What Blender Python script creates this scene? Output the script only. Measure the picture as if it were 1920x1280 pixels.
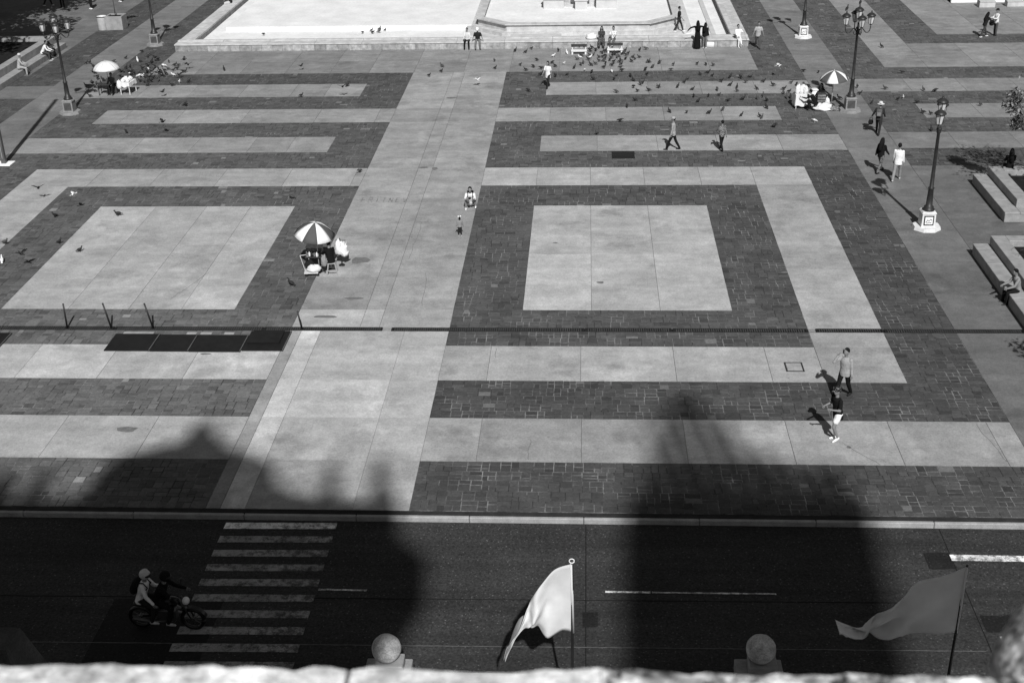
import bpy, bmesh, math, random
from mathutils import Vector, Matrix, noise

for o in list(bpy.data.objects):
    bpy.data.objects.remove(o)
S = bpy.context.scene
C = S.collection
rad = math.radians

# ------------------------------------------------------------------ camera
CAM_H = 19.5
pitch, yaw, roll = rad(26.4886), rad(3.6702), rad(-1.4093)
fw = Vector((-math.sin(yaw) * math.cos(pitch), math.cos(yaw) * math.cos(pitch), -math.sin(pitch)))
rt = Vector((math.cos(yaw), math.sin(yaw), 0))
up = rt.cross(fw)
rt, up = rt * math.cos(roll) + up * math.sin(roll), up * math.cos(roll) - rt * math.sin(roll)
cam_data = bpy.data.cameras.new('camera')
cam_data.sensor_width = 36
cam_data.lens = 2366.55 * 36 / 1920
cam_data.clip_start, cam_data.clip_end = 0.05, 900
cam_data.dof.use_dof = True
cam_data.dof.focus_distance = 44
cam_data.dof.aperture_fstop = 6.3
cam = bpy.data.objects.new('camera', cam_data)
C.objects.link(cam)
cam.matrix_world = Matrix(((rt.x, up.x, -fw.x, 0), (rt.y, up.y, -fw.y, 0), (rt.z, up.z, -fw.z, CAM_H), (0, 0, 0, 1)))
S.camera = cam

# ------------------------------------------------------------------ sky, sun, exposure
SUN_EL, SUN_AZ = rad(43), rad(9)       # shadows run to +Y, turned 9 degrees towards -X
w = bpy.data.worlds.new('World')
S.world = w
w.use_nodes = True
nt = w.node_tree
bg = nt.nodes['Background']
sky = nt.nodes.new('ShaderNodeTexSky')
sky.sky_type = 'NISHITA'
sky.sun_disc = False
sky.sun_elevation = SUN_EL
sky.sun_rotation = rad(180 - 9)
bw = nt.nodes.new('ShaderNodeRGBToBW')
nt.links.new(sky.outputs[0], bw.inputs[0])
nt.links.new(bw.outputs[0], bg.inputs[0])
bg.inputs[1].default_value = 0.05
sd = bpy.data.lights.new('sun', 'SUN')
sd.energy = 4.55
sd.angle = rad(0.7)
sd.color = (1, 1, 1)
so = bpy.data.objects.new('sun', sd)
C.objects.link(so)
sun_dir = Vector((math.sin(SUN_AZ) * math.cos(SUN_EL), -math.cos(SUN_AZ) * math.cos(SUN_EL), math.sin(SUN_EL)))
so.rotation_euler = sun_dir.to_track_quat('Z', 'Y').to_euler()
so.location = (10, -60, 60)
S.view_settings.view_transform = 'Standard'
S.view_settings.look = 'None'
S.view_settings.exposure = 0.14
S.view_settings.gamma = 1
S.view_settings.use_curve_mapping = False

# ------------------------------------------------------------------ materials (the photograph is black and white: greys)
MATS = {}
def g3(v):
    return (v, v, v, 1)
class NT:
    """small helper to write node trees"""
    def __init__(s, name, rough=0.8, spec=0.25):
        s.m = bpy.data.materials.new(name)
        s.m.use_nodes = True
        s.t = s.m.node_tree
        s.b = s.t.nodes['Principled BSDF']
        s.b.inputs['Roughness'].default_value = rough
        s.b.inputs['Specular IOR Level'].default_value = spec
        MATS[name] = s.m
    def n(s, kind, **kw):
        x = s.t.nodes.new('ShaderNode' + kind)
        for k, v in kw.items():
            setattr(x, k, v)
        return x
    def put(s, sock, v):
        if hasattr(v, 'is_output') or hasattr(v, 'links'):
            s.t.links.new(v, sock)
        else:
            sock.default_value = v
    def math(s, op, a, b=0.0, clamp=False):
        x = s.n('Math', operation=op)
        x.use_clamp = clamp
        s.put(x.inputs[0], a)
        s.put(x.inputs[1], b)
        return x.outputs[0]
    def pos(s, rnd=True):
        p = s.n('NewGeometry').outputs['Position']
        if not rnd:
            return p
        oi = s.n('ObjectInfo').outputs['Random']
        v = s.n('VectorMath', operation='SCALE')
        v.inputs[0].default_value = (37.0, 91.0, 0)
        s.t.links.new(oi, v.inputs['Scale'])
        a = s.n('VectorMath', operation='ADD')
        s.t.links.new(p, a.inputs[0])
        s.t.links.new(v.outputs[0], a.inputs[1])
        return a.outputs[0]
    def noise(s, vec, scale, detail=3, rough=0.55, stretch=None):
        if stretch:
            mp = s.n('Mapping')
            mp.inputs['Scale'].default_value = stretch
            s.t.links.new(vec, mp.inputs[0])
            vec = mp.outputs[0]
        x = s.n('TexNoise')
        s.t.links.new(vec, x.inputs['Vector'])
        x.inputs['Scale'].default_value = scale
        x.inputs['Detail'].default_value = detail
        x.inputs['Roughness'].default_value = rough
        return x.outputs['Fac']
    def remap(s, v, a, b, c, d):
        x = s.n('MapRange')
        s.put(x.inputs[0], v)
        for i, q in enumerate((a, b, c, d)):
            x.inputs[1 + i].default_value = q
        return x.outputs[0]
    def color(s, v):
        cb = s.n('CombineColor')
        for i in range(3):
            s.put(cb.inputs[i], v)
        s.t.links.new(cb.outputs[0], s.b.inputs['Base Color'])
    def bump(s, h, strength, dist=0.01):
        x = s.n('Bump')
        x.inputs['Strength'].default_value = strength
        x.inputs['Distance'].default_value = dist
        s.t.links.new(h, x.inputs['Height'])
        s.t.links.new(x.outputs[0], s.b.inputs['Normal'])
    def objtone(s):
        return s.n('ObjectInfo').outputs['Color']
    def attr(s, name):
        a = s.n('Attribute')
        a.attribute_name = name
        return a.outputs['Fac']

def plain(name, v, rough=0.7, spec=0.3, var=0.15, scale=6.0, metal=0.0, fine=40.0, per_object=0.0):
    t = NT(name, rough, spec)
    p = t.n('TexCoord').outputs['Object']
    a = t.remap(t.noise(p, scale, 4), 0.25, 0.75, 1 - var, 1 + var)
    b = t.remap(t.noise(p, fine, 2), 0.3, 0.7, 1 - var * .6, 1 + var * .6)
    c = t.math('MULTIPLY', t.math('MULTIPLY', a, b), v)
    if per_object: c = t.math('MULTIPLY', c, t.remap(t.n('ObjectInfo').outputs['Random'], 0, 1, 1 - per_object, 1 + per_object))
    t.color(c)
    t.b.inputs['Metallic'].default_value = metal
    return t.m

def make_concrete():
    t = NT('concrete', 0.85, 0.2)
    p = t.pos()
    pw = t.pos(False)
    big = t.remap(t.noise(p, 0.5, 6, 0.65), 0.3, 0.72, 0.76, 1.16)
    mid = t.remap(t.noise(p, 2.4, 6, 0.7), 0.3, 0.7, 0.84, 1.12)
    streak = t.remap(t.noise(pw, 0.9, 4, 0.6, (0.35, 1.6, 1)), 0.35, 0.7, 0.88, 1.08)
    grain = t.remap(t.noise(p, 13, 6, 0.92), 0.3, 0.7, 0.62, 1.36)
    speck = t.remap(t.noise(p, 6.5, 3, 0.6), 0.66, 0.74, 1.0, 0.55)
    dark_mark = t.remap(t.noise(pw, 0.42, 5, 0.65), 0.56, 0.72, 1.0, 0.66)
    worn = t.remap(t.noise(pw, 0.55, 5, 0.6, (1, .7, 1)), 0.57, 0.68, 1.0, 1.20)
    v = t.objtone()
    for f in (big, mid, streak, grain, speck, dark_mark, worn):
        v = t.math('MULTIPLY', v, f)
    t.color(v)
    t.bump(t.noise(p, 30, 3), 0.15, 0.004)
    t2 = NT('concrete_joint', 0.95, 0.1)
    t2.color(t2.remap(t2.noise(t2.pos(False), 3, 3), 0.3, 0.7, 0.09, 0.20))
def make_stone(name, src):
    t = NT(name, 0.8, 0.2)
    p = t.pos(src == 'obj')
    pw = t.pos(False)
    tone = t.objtone() if src == 'obj' else t.attr('tone')
    f1 = t.remap(t.noise(p, 9, 4, 0.65), 0.3, 0.7, 0.78, 1.22)
    f2 = t.remap(t.noise(p, 42, 3, 0.7), 0.3, 0.7, 0.72, 1.28)
    f3 = t.remap(t.noise(pw, 0.55, 4, 0.6), 0.35, 0.7, 0.86, 1.2)
    v = tone
    for f in (f1, f2, f3):
        v = t.math('MULTIPLY', v, f)
    t.color(v)
    t.bump(t.noise(p, 26, 4, 0.7), 0.35, 0.006)
def make_mortar():
    t = NT('mortar', 0.95, 0.1)
    p = t.pos(False)
    a = t.remap(t.noise(p, 0.8, 5, 0.7), 0.42, 0.68, 0.04, 0.26)
    b = t.remap(t.noise(p, 14, 3, 0.7), 0.3, 0.7, 0.6, 1.3)
    t.color(t.math('MULTIPLY', a, b))
def make_asphalt(name, base):
    t = NT(name, 0.8, 0.25)
    p = t.pos(False)
    big = t.remap(t.noise(p, 0.35, 4, 0.6), 0.3, 0.7, 0.8, 1.2)
    wear = t.remap(t.noise(p, 0.6, 5, 0.65, (0.18, 2.4, 1)), 0.3, 0.7, 0.7, 1.3)
    gr = t.remap(t.noise(p, 15, 6, 0.9), 0.36, 0.66, 0.25, 2.0)
    vo = t.n('TexVoronoi')
    t.t.links.new(p, vo.inputs['Vector'])
    vo.inputs['Scale'].default_value = 9
    dots = t.remap(vo.outputs['Distance'], 0.06, 0.2, 3.6, 1.0)
    v = t.math('MULTIPLY', t.math('MULTIPLY', t.math('MULTIPLY', big, wear), t.math('MULTIPLY', gr, dots)), base)
    t.color(v)
    t.bump(t.noise(p, 30, 3, 0.8), 0.5, 0.008)
def make_paint(name, v, wear=0.45):
    t = NT(name, 0.7, 0.3)
    p = t.pos(False)
    sx = t.n('SeparateXYZ')
    t.t.links.new(p, sx.inputs[0])
    tr = t.remap(sx.outputs[0], -8.6, -6.8, 0.0, -0.07)     # the right-hand wheel track has worn the bars more
    a = t.remap(t.math('ADD', t.noise(p, 5, 6, 0.8), tr), wear, wear + 0.14, 0.22, 1.0)
    b = t.remap(t.noise(p, 30, 3, 0.8), 0.3, 0.7, 0.75, 1.2)
    cst = t.remap(t.noise(p, 1.1, 2), 0.35, 0.65, 0.75, 1.15)
    t.color(t.math('MULTIPLY', t.math('MULTIPLY', t.math('MULTIPLY', a, b), cst), v))
make_concrete()
make_stone('stone_single', 'obj')
make_stone('stone_field', 'attr')
make_mortar()
make_asphalt('asphalt', 0.030)
make_asphalt('asphalt_patch', 0.011)
make_paint('road_paint', 0.30, 0.38)
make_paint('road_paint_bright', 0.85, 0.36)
plain('asphalt_joint', 0.012, 0.95, 0.1)
plain('kerb_stone', 0.30, 0.85, 0.2, 0.25, 3)
plain('gutter_dark', 0.03, 0.9, 0.1, 0.3, 3)
plain('black_plate', 0.008, 0.45, 0.4, 0.5, 4)
plain('plate_edge', 0.10, 0.5, 0.4, 0.3, 8)
plain('iron_dark', 0.012, 0.5, 0.4, 0.3, 8)
plain('iron_post', 0.022, 0.45, 0.45, 0.4, 5)
plain('grate_bar', 0.06, 0.5, 0.4, 0.4, 3)
plain('wall_plaster', 0.55, 0.9, 0.15, 0.25, 0.6)
plain('basin_white', 0.70, 0.75, 0.2, 0.11, 0.7, fine=6)
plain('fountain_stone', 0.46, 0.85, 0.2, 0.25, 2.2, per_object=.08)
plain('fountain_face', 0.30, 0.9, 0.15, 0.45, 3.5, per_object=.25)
plain('fountain_light', 0.48, 0.85, 0.2, 0.15, 1.5)
plain('dark_soil', 0.015, 0.95, 0.1, 0.5, 5)
plain('planter_stone', 0.27, 0.85, 0.2, 0.22, 3)
plain('lamp_plinth_grey', 0.22, 0.85, 0.2, 0.25, 4)
plain('lamp_plinth_white', 0.62, 0.8, 0.2, 0.15, 4)
plain('paper_white', 0.8, 0.7, 0.3, 0.08, 6)

# ------------------------------------------------------------------ mesh helpers
def tag(o, label=None, cat=None, group=None, kind=None):
    if label: o['label'] = label
    if cat: o['category'] = cat
    if group: o['group'] = group
    if kind: o['kind'] = kind
    return o
def mesh_obj(name, bm, mat, parent=None, loc=None, smooth=False):
    me = bpy.data.meshes.new(name)
    bm.to_mesh(me)
    bm.free()
    if smooth:
        for p in me.polygons: p.use_smooth = True
    me.materials.append(MATS[mat] if isinstance(mat, str) else mat)
    o = bpy.data.objects.new(name, me)
    C.objects.link(o)
    if parent: o.parent = parent
    if loc: o.location = loc
    return o
def empty(name, loc=(0, 0, 0), rz=0.0, label=None, cat=None, group=None, kind=None):
    o = bpy.data.objects.new(name, None)
    o.empty_display_size = 0.2
    C.objects.link(o)
    o.location = loc
    o.rotation_euler = (0, 0, rz)
    return tag(o, label, cat, group, kind)
def B():
    return bmesh.new()
def box(bm, x0, x1, y0, y1, z0, z1, bevel=0.0):
    v = [bm.verts.new(c) for c in ((x0, y0, z0), (x1, y0, z0), (x1, y1, z0), (x0, y1, z0), (x0, y0, z1), (x1, y0, z1), (x1, y1, z1), (x0, y1, z1))]
    f = [bm.faces.new([v[i] for i in q]) for q in ((3, 2, 1, 0), (4, 5, 6, 7), (0, 1, 5, 4), (1, 2, 6, 5), (2, 3, 7, 6), (3, 0, 4, 7))]
    if bevel:
        bmesh.ops.bevel(bm, geom=list({e for q in f for e in q.edges}), offset=bevel, segments=1, affect='EDGES')
    return v
def prism(bm, pts, z0, z1):
    a = [bm.verts.new((x, y, z0)) for x, y in pts]
    b = [bm.verts.new((x, y, z1)) for x, y in pts]
    n = len(pts)
    bm.faces.new(a[::-1])
    bm.faces.new(b)
    for i in range(n):
        bm.faces.new((a[i], a[(i + 1) % n], b[(i + 1) % n], b[i]))
def frustum(bm, cx, cy, z0, z1, r0, r1, n=8, rot=0.0, cap=True):
    a = [bm.verts.new((cx + r0 * math.cos(rot + 2 * math.pi * i / n), cy + r0 * math.sin(rot + 2 * math.pi * i / n), z0)) for i in range(n)]
    b = [bm.verts.new((cx + r1 * math.cos(rot + 2 * math.pi * i / n), cy + r1 * math.sin(rot + 2 * math.pi * i / n), z1)) for i in range(n)]
    for i in range(n):
        bm.faces.new((a[i], a[(i + 1) % n], b[(i + 1) % n], b[i]))
    if cap:
        bm.faces.new(a[::-1])
        bm.faces.new(b)
def lathe(bm, prof, n=16, cx=0, cy=0, cap=True):
    rings = [[bm.verts.new((cx + r * math.cos(2 * math.pi * i / n), cy + r * math.sin(2 * math.pi * i / n), z)) for i in range(n)] for r, z in prof]
    for a, b in zip(rings, rings[1:]):
        for i in range(n):
            bm.faces.new((a[i], a[(i + 1) % n], b[(i + 1) % n], b[i]))
    if cap:
        bm.faces.new(rings[0][::-1])
        bm.faces.new(rings[-1])
def tube(bm, pts, radii, n=8, cap=True):
    """tapered tube through points"""
    pts = [Vector(p) for p in pts]
    if not isinstance(radii, (list, tuple)): radii = [radii] * len(pts)
    rings = []
    ref = None
    for i, p in enumerate(pts):
        d = (pts[min(i + 1, len(pts) - 1)] - pts[max(i - 1, 0)]).normalized()
        if ref is None or abs(d.dot(ref)) > 0.97:
            ref = Vector((1, 0, 0)) if abs(d.x) < 0.8 else Vector((0, 1, 0))
        u = (ref - d * ref.dot(d)).normalized()
        v = d.cross(u)
        ref = u
        rings.append([bm.verts.new(p + (u * math.cos(2 * math.pi * k / n) + v * math.sin(2 * math.pi * k / n)) * radii[i]) for k in range(n)])
    for a, b in zip(rings, rings[1:]):
        for k in range(n):
            bm.faces.new((a[k], a[(k + 1) % n], b[(k + 1) % n], b[k]))
    if cap:
        bm.faces.new(rings[0][::-1])
        bm.faces.new(rings[-1])
def ball(bm, c, r, seg=12, rings=8, M=None):
    r = (r, r, r) if not isinstance(r, (tuple, list)) else r
    mat = Matrix.Translation(c) @ (M if M else Matrix()) @ Matrix.Diagonal((*r, 1))
    bmesh.ops.create_uvsphere(bm, u_segments=seg, v_segments=rings, radius=1, matrix=mat)
def copy_tree(o, parent=None):
    c = o.copy()
    C.objects.link(c)
    c.parent = parent
    for ch in o.children:
        copy_tree(ch, c)
    return c

# ------------------------------------------------------------------ the ground: bed, slabs, paving stones
random.seed(7)
bm = B()
box(bm, -160, 160, 28.58, 320, -0.6, -0.03)
plaza = tag(mesh_obj('plaza', bm, 'concrete_joint'), kind='structure')

slab_count = 0
unit = B()
box(unit, -.5, .5, -.5, .5, -1, 0)
bmesh.ops.bevel(unit, geom=[e for e in unit.edges if all(v.co.z > -.5 for v in e.verts)], offset=0.0, segments=1, affect='EDGES')
unit_me = bpy.data.meshes.new('slab_unit')
unit.to_mesh(unit_me)
unit.free()
unit_me.materials.append(MATS['concrete'])
def slab(x0, x1, y0, y1, tone, gap=0.007):
    o = bpy.data.objects.new('concrete_slab', unit_me)
    C.objects.link(o)
    o.parent = plaza
    o.location = ((x0 + x1) / 2, (y0 + y1) / 2, random.uniform(-0.002, 0.002))
    o.scale = (x1 - x0 - gap * 2, y1 - y0 - gap * 2, 0.02)
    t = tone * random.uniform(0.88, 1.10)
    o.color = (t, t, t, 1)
def slabs(x0, x1, y0, y1, tone, xs=(), ys=()):
    X = [x0] + [x for x in xs if x0 + .05 < x < x1 - .05] + [x1]
    Y = [y0] + [y for y in ys if y0 + .05 < y < y1 - .05] + [y1]
    for a, b in zip(X, X[1:]):
        for c, d in zip(Y, Y[1:]):
            slab(a, b, c, d, tone)

stone_me = bpy.data.meshes.new('stone_unit')
ub = B()
box(ub, -.5, .5, -.5, .5, -1, 0)
for v in ub.verts:
    if v.co.z > -.5:
        v.co.x *= 0.975
        v.co.y *= 0.97
ub.to_mesh(stone_me)
ub.free()
stone_me.materials.append(MATS['stone_single'])
def ashlar(x0, x1, y0, y1):
    """irregular courses of squared stones"""
    out = []
    swap = False
    y = y0
    n = max(1, round((y1 - y0) / 0.50))
    hs = [random.uniform(.85, 1.15) for _ in range(n)]
    k = (y1 - y0) / sum(hs)
    for h in hs:
        h *= k
        x = x0
        while x < x1 - 1e-6:
            wd = random.uniform(.20, .46)
            if x1 - x - wd < 0.2: wd = x1 - x
            c = random.random()
            j = random.uniform(.4, .6)
            if c < .50:
                out += [(x, x + wd, y, y + h * j), (x, x + wd, y + h * j, y + h)]
            elif c < .80 and wd > .36:
                out += [(x, x + wd * j, y, y + h * .5), (x + wd * j, x + wd, y, y + h * .5), (x, x + wd, y + h * .5, y + h)]
            elif c < .92:
                out += [(x, x + wd, y, y + h * .34), (x, x + wd, y + h * .34, y + h)] if random.random() < .5 else [(x, x + wd, y, y + h * .66), (x, x + wd, y + h * .66, y + h)]
            else:
                out += [(x, x + wd, y, y + h * .3), (x, x + wd, y + h * .3, y + h * .66), (x, x + wd, y + h * .66, y + h)]
            x += wd
        y += h
    return out
def in_view(x, y):
    """rough plan outline of the ground the photograph shows"""
    t = (y - 21.8) / (97 - 21.8)
    return -13.6 - 33.5 * t < x < 10.2 + 22.5 * t and y < 97
def pavers(x0, x1, y0, y1, tone, single=True, gap=0.011):
    bm = B()
    box(bm, x0, x1, y0, y1, -0.028, -0.006)
    band = tag(mesh_obj('paver_band', bm, 'mortar'), kind='structure')
    st = ashlar(x0, x1, y0, y1)
    st.sort(key=lambda r: (not in_view((r[0] + r[1]) / 2, (r[2] + r[3]) / 2), r[2]))
    verts, faces, tones = [], [], []
    for i, (a, b, c, d) in enumerate(st):
        t = tone * random.lognormvariate(0, 0.12)
        q = random.random()
        if q < .008: t = tone * 2.1
        elif q < .05: t = tone * .68
        z = random.uniform(-.003, .004)
        g = gap * random.uniform(.5, 1.6)
        a, b, c, d = a + g, b - g, c + g, d - g
        if single and i < 300 and in_view((a + b) / 2, (c + d) / 2):
            o = bpy.data.objects.new('paving_stone', stone_me)
            C.objects.link(o)
            o.parent = band
            o.location = ((a + b) / 2, (c + d) / 2, z)
            o.rotation_euler = (random.uniform(-.008, .008), random.uniform(-.008, .008), random.uniform(-.03, .03))
            o.scale = (b - a, d - c, 0.02)
            o.color = (t, t, t, 1)
        else:
            n = len(verts)
            e = .004
            jx = [random.uniform(-.012, .012) for _ in range(8)]
            verts += [(a + e + jx[0], c + e + jx[1], z), (b - e + jx[2], c + e + jx[3], z), (b - e + jx[4], d - e + jx[5], z), (a + e + jx[6], d - e + jx[7], z),
                      (a, c, z - .014), (b, c, z - .014), (b, d, z - .014), (a, d, z - .014)]
            faces += [(n, n + 1, n + 2, n + 3)] + [(n + k, n + 4 + k, n + 4 + (k + 1) % 4, n + (k + 1) % 4) for k in range(4)]
            tones += [t] * 8
    if verts:
        me = bpy.data.meshes.new('paving_stones')
        me.from_pydata(verts, [], faces)
        at = me.attributes.new('tone', 'FLOAT', 'POINT')
        at.data.foreach_set('value', tones)
        me.materials.append(MATS['stone_field'])
        o = bpy.data.objects.new('paving_stones', me)
        C.objects.link(o)
        o.parent = band
        o['kind'] = 'stuff'

xa, xb, xc, xd, xe, xf, xg, xh, xi, xj = -4.78, -2.25, 5.32, 7.78, 10.33, 12.82, 15.3, 17.85, 20.4, 22.95
la, lb, lc, ld, le, lf, lg, lh = -10.45, -12.9, -21.75, -24.25, -26.75, -29.25, -31.9, -34.4
Y = [28.68, 31.23, 33.74, 36.2, 38.7, 41.62, 52.45, 55.12, 57.65, 60.15, 62.68, 65.25, 67.82, 70.38, 73.08, 75.58, 81.4]
D0, D1 = 39.84, 40.12                     # the drain channel
PR, PF, PL = 0.062, 0.082, 0.105          # stone tones: right, far, left
# right-hand field
pavers(xa, 18, Y[0], Y[1], PR)
pavers(xa, xf, Y[2], Y[3], PR)
pavers(xa, xd, Y[4], D0, PR * 1.15)
pavers(xa, xd, D1, Y[5], PR * 1.15)
pavers(xa, xb, Y[5], Y[6], PR * 1.2)
pavers(xc, xd, Y[5], Y[6], PR * 1.05)
pavers(xa, xd, Y[6], Y[7], PR * 1.15)
pavers(xe, xf, Y[3], D0, PR * .95)
pavers(xe, xf, D1, Y[8], PR * .95)
pavers(xa, xf, Y[8], Y[9], PF)
pavers(xa, xb, Y[9], Y[10], PF, False)
pavers(xa, xf, Y[10], Y[11], PF, False)
pavers(xe, xf, Y[11], Y[12], PF, False)
pavers(xa, xf, Y[12], Y[13], PF, False)
pavers(xa, xb, Y[13], Y[14], PF, False)
pavers(xa, xf, Y[14], Y[15], PF, False)
pavers(xe, xf, Y[15], 104, PF, False)
pavers(xg, 36, 73.3, 75.9, PF, False)
pavers(xg, xh, 75.9, 104, PF, False)
pavers(xi, 40, 81.8, 84.25, PF, False)
pavers(xi, xj, 84.25, 104, PF, False)
pavers(xg, 36, 68.1, 70.6, PF, False)
pavers(xg, xh, 65.5, 68.1, PF, False)
pavers(xg, 36, 62.98, 65.5, PF, False)
pavers(xg, 36, 57.7, 60.38, PF * .85, False)
# left-hand field
pavers(-36, la, Y[0], Y[1], PL)
pavers(-36, la, Y[2], Y[3], PL * 1.1)
pavers(ld, la, Y[4], D0, PL * 1.1)
pavers(ld, la, D1, Y[5], PL * 1.05)
pavers(lb, la, Y[5], Y[6], PL * .85)
pavers(ld, lc, Y[5], Y[6], PL * .85)
pavers(ld, la, Y[6], Y[7], PL * .82)
pavers(lf, le, Y[4], Y[8], PL * .8, False)
pavers(lf, la, Y[8], Y[9], PF * 1.05, False)
pavers(lb, la, Y[9], Y[10], PF, False)
pavers(lf, la, Y[10], Y[11], PF, False)
pavers(lf, le, Y[11], Y[12], PF * .9, False)
pavers(lf, la, Y[12], Y[13], PF * .9, False)
pavers(lb, la, Y[13], Y[14], PF * .9, False)
pavers(lf, la, Y[14], Y[15], PF * .8, False)
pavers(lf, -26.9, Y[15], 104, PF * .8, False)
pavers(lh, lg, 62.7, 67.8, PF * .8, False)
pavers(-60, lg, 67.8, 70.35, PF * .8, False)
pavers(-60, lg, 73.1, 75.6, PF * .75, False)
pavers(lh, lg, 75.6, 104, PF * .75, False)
# concrete: central path
TC, TP, TW, TF = 0.39, 0.31, 0.15, 0.29  # lens darkening towards the corners is put into the outer slab tones
for a, b in ((Y[0], Y[1]), (Y[1], Y[2]), (Y[2], Y[3]), (Y[3], Y[4]), (Y[4], D0)):
    slab(la, -10.04, a, b, TC * .82)
    slab(-10.04, -9.34, a, b, 0.52)
    slab(-9.34, -6.35, a, b, TC * (1.08 if a > 33 else .92), .004)
    slab(-6.35, xa, a, b, TC * (1.1 if a > 33 else .94), .004)
slabs(la, xa, D1, Y[5], TC, (-8.0, -7.3))
slabs(la, xa, Y[5], 75.58, TP, (-8.0, -7.3), (44.6, 47.8, 50.6, 53.4, 57.65, 60.2, 62.7, 65.3, 67.8, 70.4, 73.0))
# concrete: right-hand field
slabs(xa, xf, Y[1], Y[2], TC * .82, (-3.14, -.08, 3.01, 6.1, 9.17, 12.11))
slabs(xf, 24, Y[1], Y[2], TW * .9, (15, 18, 21))
slabs(xa, xd, Y[3], Y[4], TC * .98, (-3.19, -.12, 3.0, 6.08))
slabs(xd, xe, Y[3], D0, TC * .88, (), (Y[4],))
slabs(xd, xe, D1, Y[7], TC * .9, (), (41.7, 45.4, 49.2, 52.6))
slabs(xb, xc, Y[5], Y[6], TC * 1.12, (.25, 2.74), (46.9,))
slabs(xa, xe, Y[7], Y[8], TC * .95, (xb, .25, 2.74, xc, xd))
slabs(xb, xf, Y[9], Y[10], TC * .8, (.6, 3.6, 6.6, 9.7))
slabs(xa, xe, Y[11], Y[12], TF, (-1.9, 1.1, 4.2, 7.3))
slabs(xb, xf, Y[13], Y[14], TF, (.6, 3.6, 6.6, 9.7))
slabs(la, xe, Y[15], Y[16], TF * .92, (-7.4, -4.6, -1.6, 1.5, 4.6, 7.5), (78.5,))
slabs(xf, 40, Y[2], D0, TW, (15.3, 18.3, 21.3, 26, 32), (36.8,))
slabs(xf, 40, D1, 57.7, TW, (15.3, 18.3, 21.3, 26, 32), (43.1, 46.2, 49.4, 52.6, 55.2))
slabs(xf, xg, 57.7, 104, TW * 1.25, (), (60.4, 63, 65.5, 68.1, 70.6, 73.3, 75.9, 79, 82, 85, 88, 92, 96, 100))
slabs(xg, 36, 60.38, 62.98, TF * .72, (18.3, 21.3, 24.3, 27.3, 30.3))
slabs(xh, 36, 65.5, 68.1, TF * .8, (20.8, 23.8, 26.8, 29.8))
slabs(xg, 36, 70.6, 73.3, TF * .85, (18.3, 21.3, 24.3, 27.3, 30.3))
slabs(xh, 40, 75.9, 81.8, TF * .85, (xi, 23.4, 26.4, 29.4, 33), (78.8,))
slabs(xh, xi, 81.8, 104, TF * .85, (), (84.8, 88, 92, 96))
slabs(xj, 44, 84.25, 104, TF * .85, (26, 29, 32, 36), (87.3, 90.4, 94, 99))
# concrete: left-hand field
slabs(-36, la, Y[1], Y[2], TC * .95, (-34, -31, -28, -25, -22, -19, -16.2, -13.3))
slabs(-36, la, Y[3], Y[4], TC * 1.12, (-34, -31, -28, -25, -22, -19, -16.2, -13.3))
slabs(lc, lb, Y[5], Y[6], TC, (-19.2, -16.9, -14.9), (44.4, 47.9))
slabs(le, ld, Y[4], Y[7], TC * .88, (), (42, 45.4, 49, 52))
slabs(le, la, Y[7], Y[8], TC * .88, (-23.4, -20.4, -17.3, -14.1, -10.9))
slabs(lf, lb, Y[9], Y[10], TF * 1.02, (-26, -23, -20, -17, -15))
slabs(le, la, Y[11], Y[12], TF, (-25.3, -22.3, -18.6, -14.6, -11.3))
slabs(lf, lb, Y[13], Y[14], TF * .92, (-26, -23, -20, -17, -15))
slabs(-26.9, la, Y[15], Y[16], TF * .8, (-24, -21.2, -18.4, -15.6, -13.2), (78.5,))
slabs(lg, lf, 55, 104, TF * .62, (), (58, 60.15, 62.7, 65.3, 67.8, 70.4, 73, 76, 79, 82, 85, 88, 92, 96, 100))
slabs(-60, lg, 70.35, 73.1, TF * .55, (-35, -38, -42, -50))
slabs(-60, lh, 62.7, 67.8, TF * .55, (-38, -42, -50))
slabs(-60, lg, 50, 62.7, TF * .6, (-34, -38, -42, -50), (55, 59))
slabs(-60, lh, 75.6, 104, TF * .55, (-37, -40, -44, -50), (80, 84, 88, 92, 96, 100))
slabs(-60, -36, Y[0], 50, TC * .8, (-44, -52), (35, 42))
slabs(-36, lf, Y[4], 50, TC * .8, (), (42, 46))

# worn lettering, stains, a painted parasol shadow and cracks on the slabs
t = NT('worn_letter', .9, .1)
t.color(t.remap(t.noise(t.pos(False), 5, 4, .7), .40, .58, .27, .13))
t = NT('stain_and_shade', .9, .1)
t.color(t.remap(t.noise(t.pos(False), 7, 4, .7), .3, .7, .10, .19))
def stroke(pts, wd, mat, name, z=.0035):
    bm = B()
    for a, b in zip(pts, pts[1:]):
        a, b = Vector((*a, 0)), Vector((*b, 0))
        d = (b - a).normalized()
        n = Vector((-d.y, d.x, 0)) * wd / 2
        vs = [bm.verts.new((q.x, q.y, zz)) for zz in (z, z + .001) for q in (a - n, b - n, b + n, a + n)]
        for f in ((3, 2, 1, 0), (4, 5, 6, 7), (0, 1, 5, 4), (1, 2, 6, 5), (2, 3, 7, 6), (3, 0, 4, 7)): bm.faces.new([vs[i] for i in f])
    return mesh_obj(name, bm, mat, plaza)
GL = {'F': [[(0, 0), (0, 1), (.7, 1)], [(0, .55), (.5, .55)]], 'R': [[(0, 0), (0, 1), (.6, 1), (.6, .55), (0, .55)], [(.3, .5), (.7, 0)]], 'I': [[(.3, 0), (.3, 1)]], 'T': [[(.3, 0), (.3, 1)], [(0, 1), (.65, 1)]],
      'N': [[(0, 0), (0, 1), (.6, 0), (.6, 1)]], 'E': [[(.6, 1), (0, 1), (0, 0), (.6, 0)], [(0, .5), (.45, .5)]], 'V': [[(0, 1), (.35, 0), (.75, 1)]]}
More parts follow.
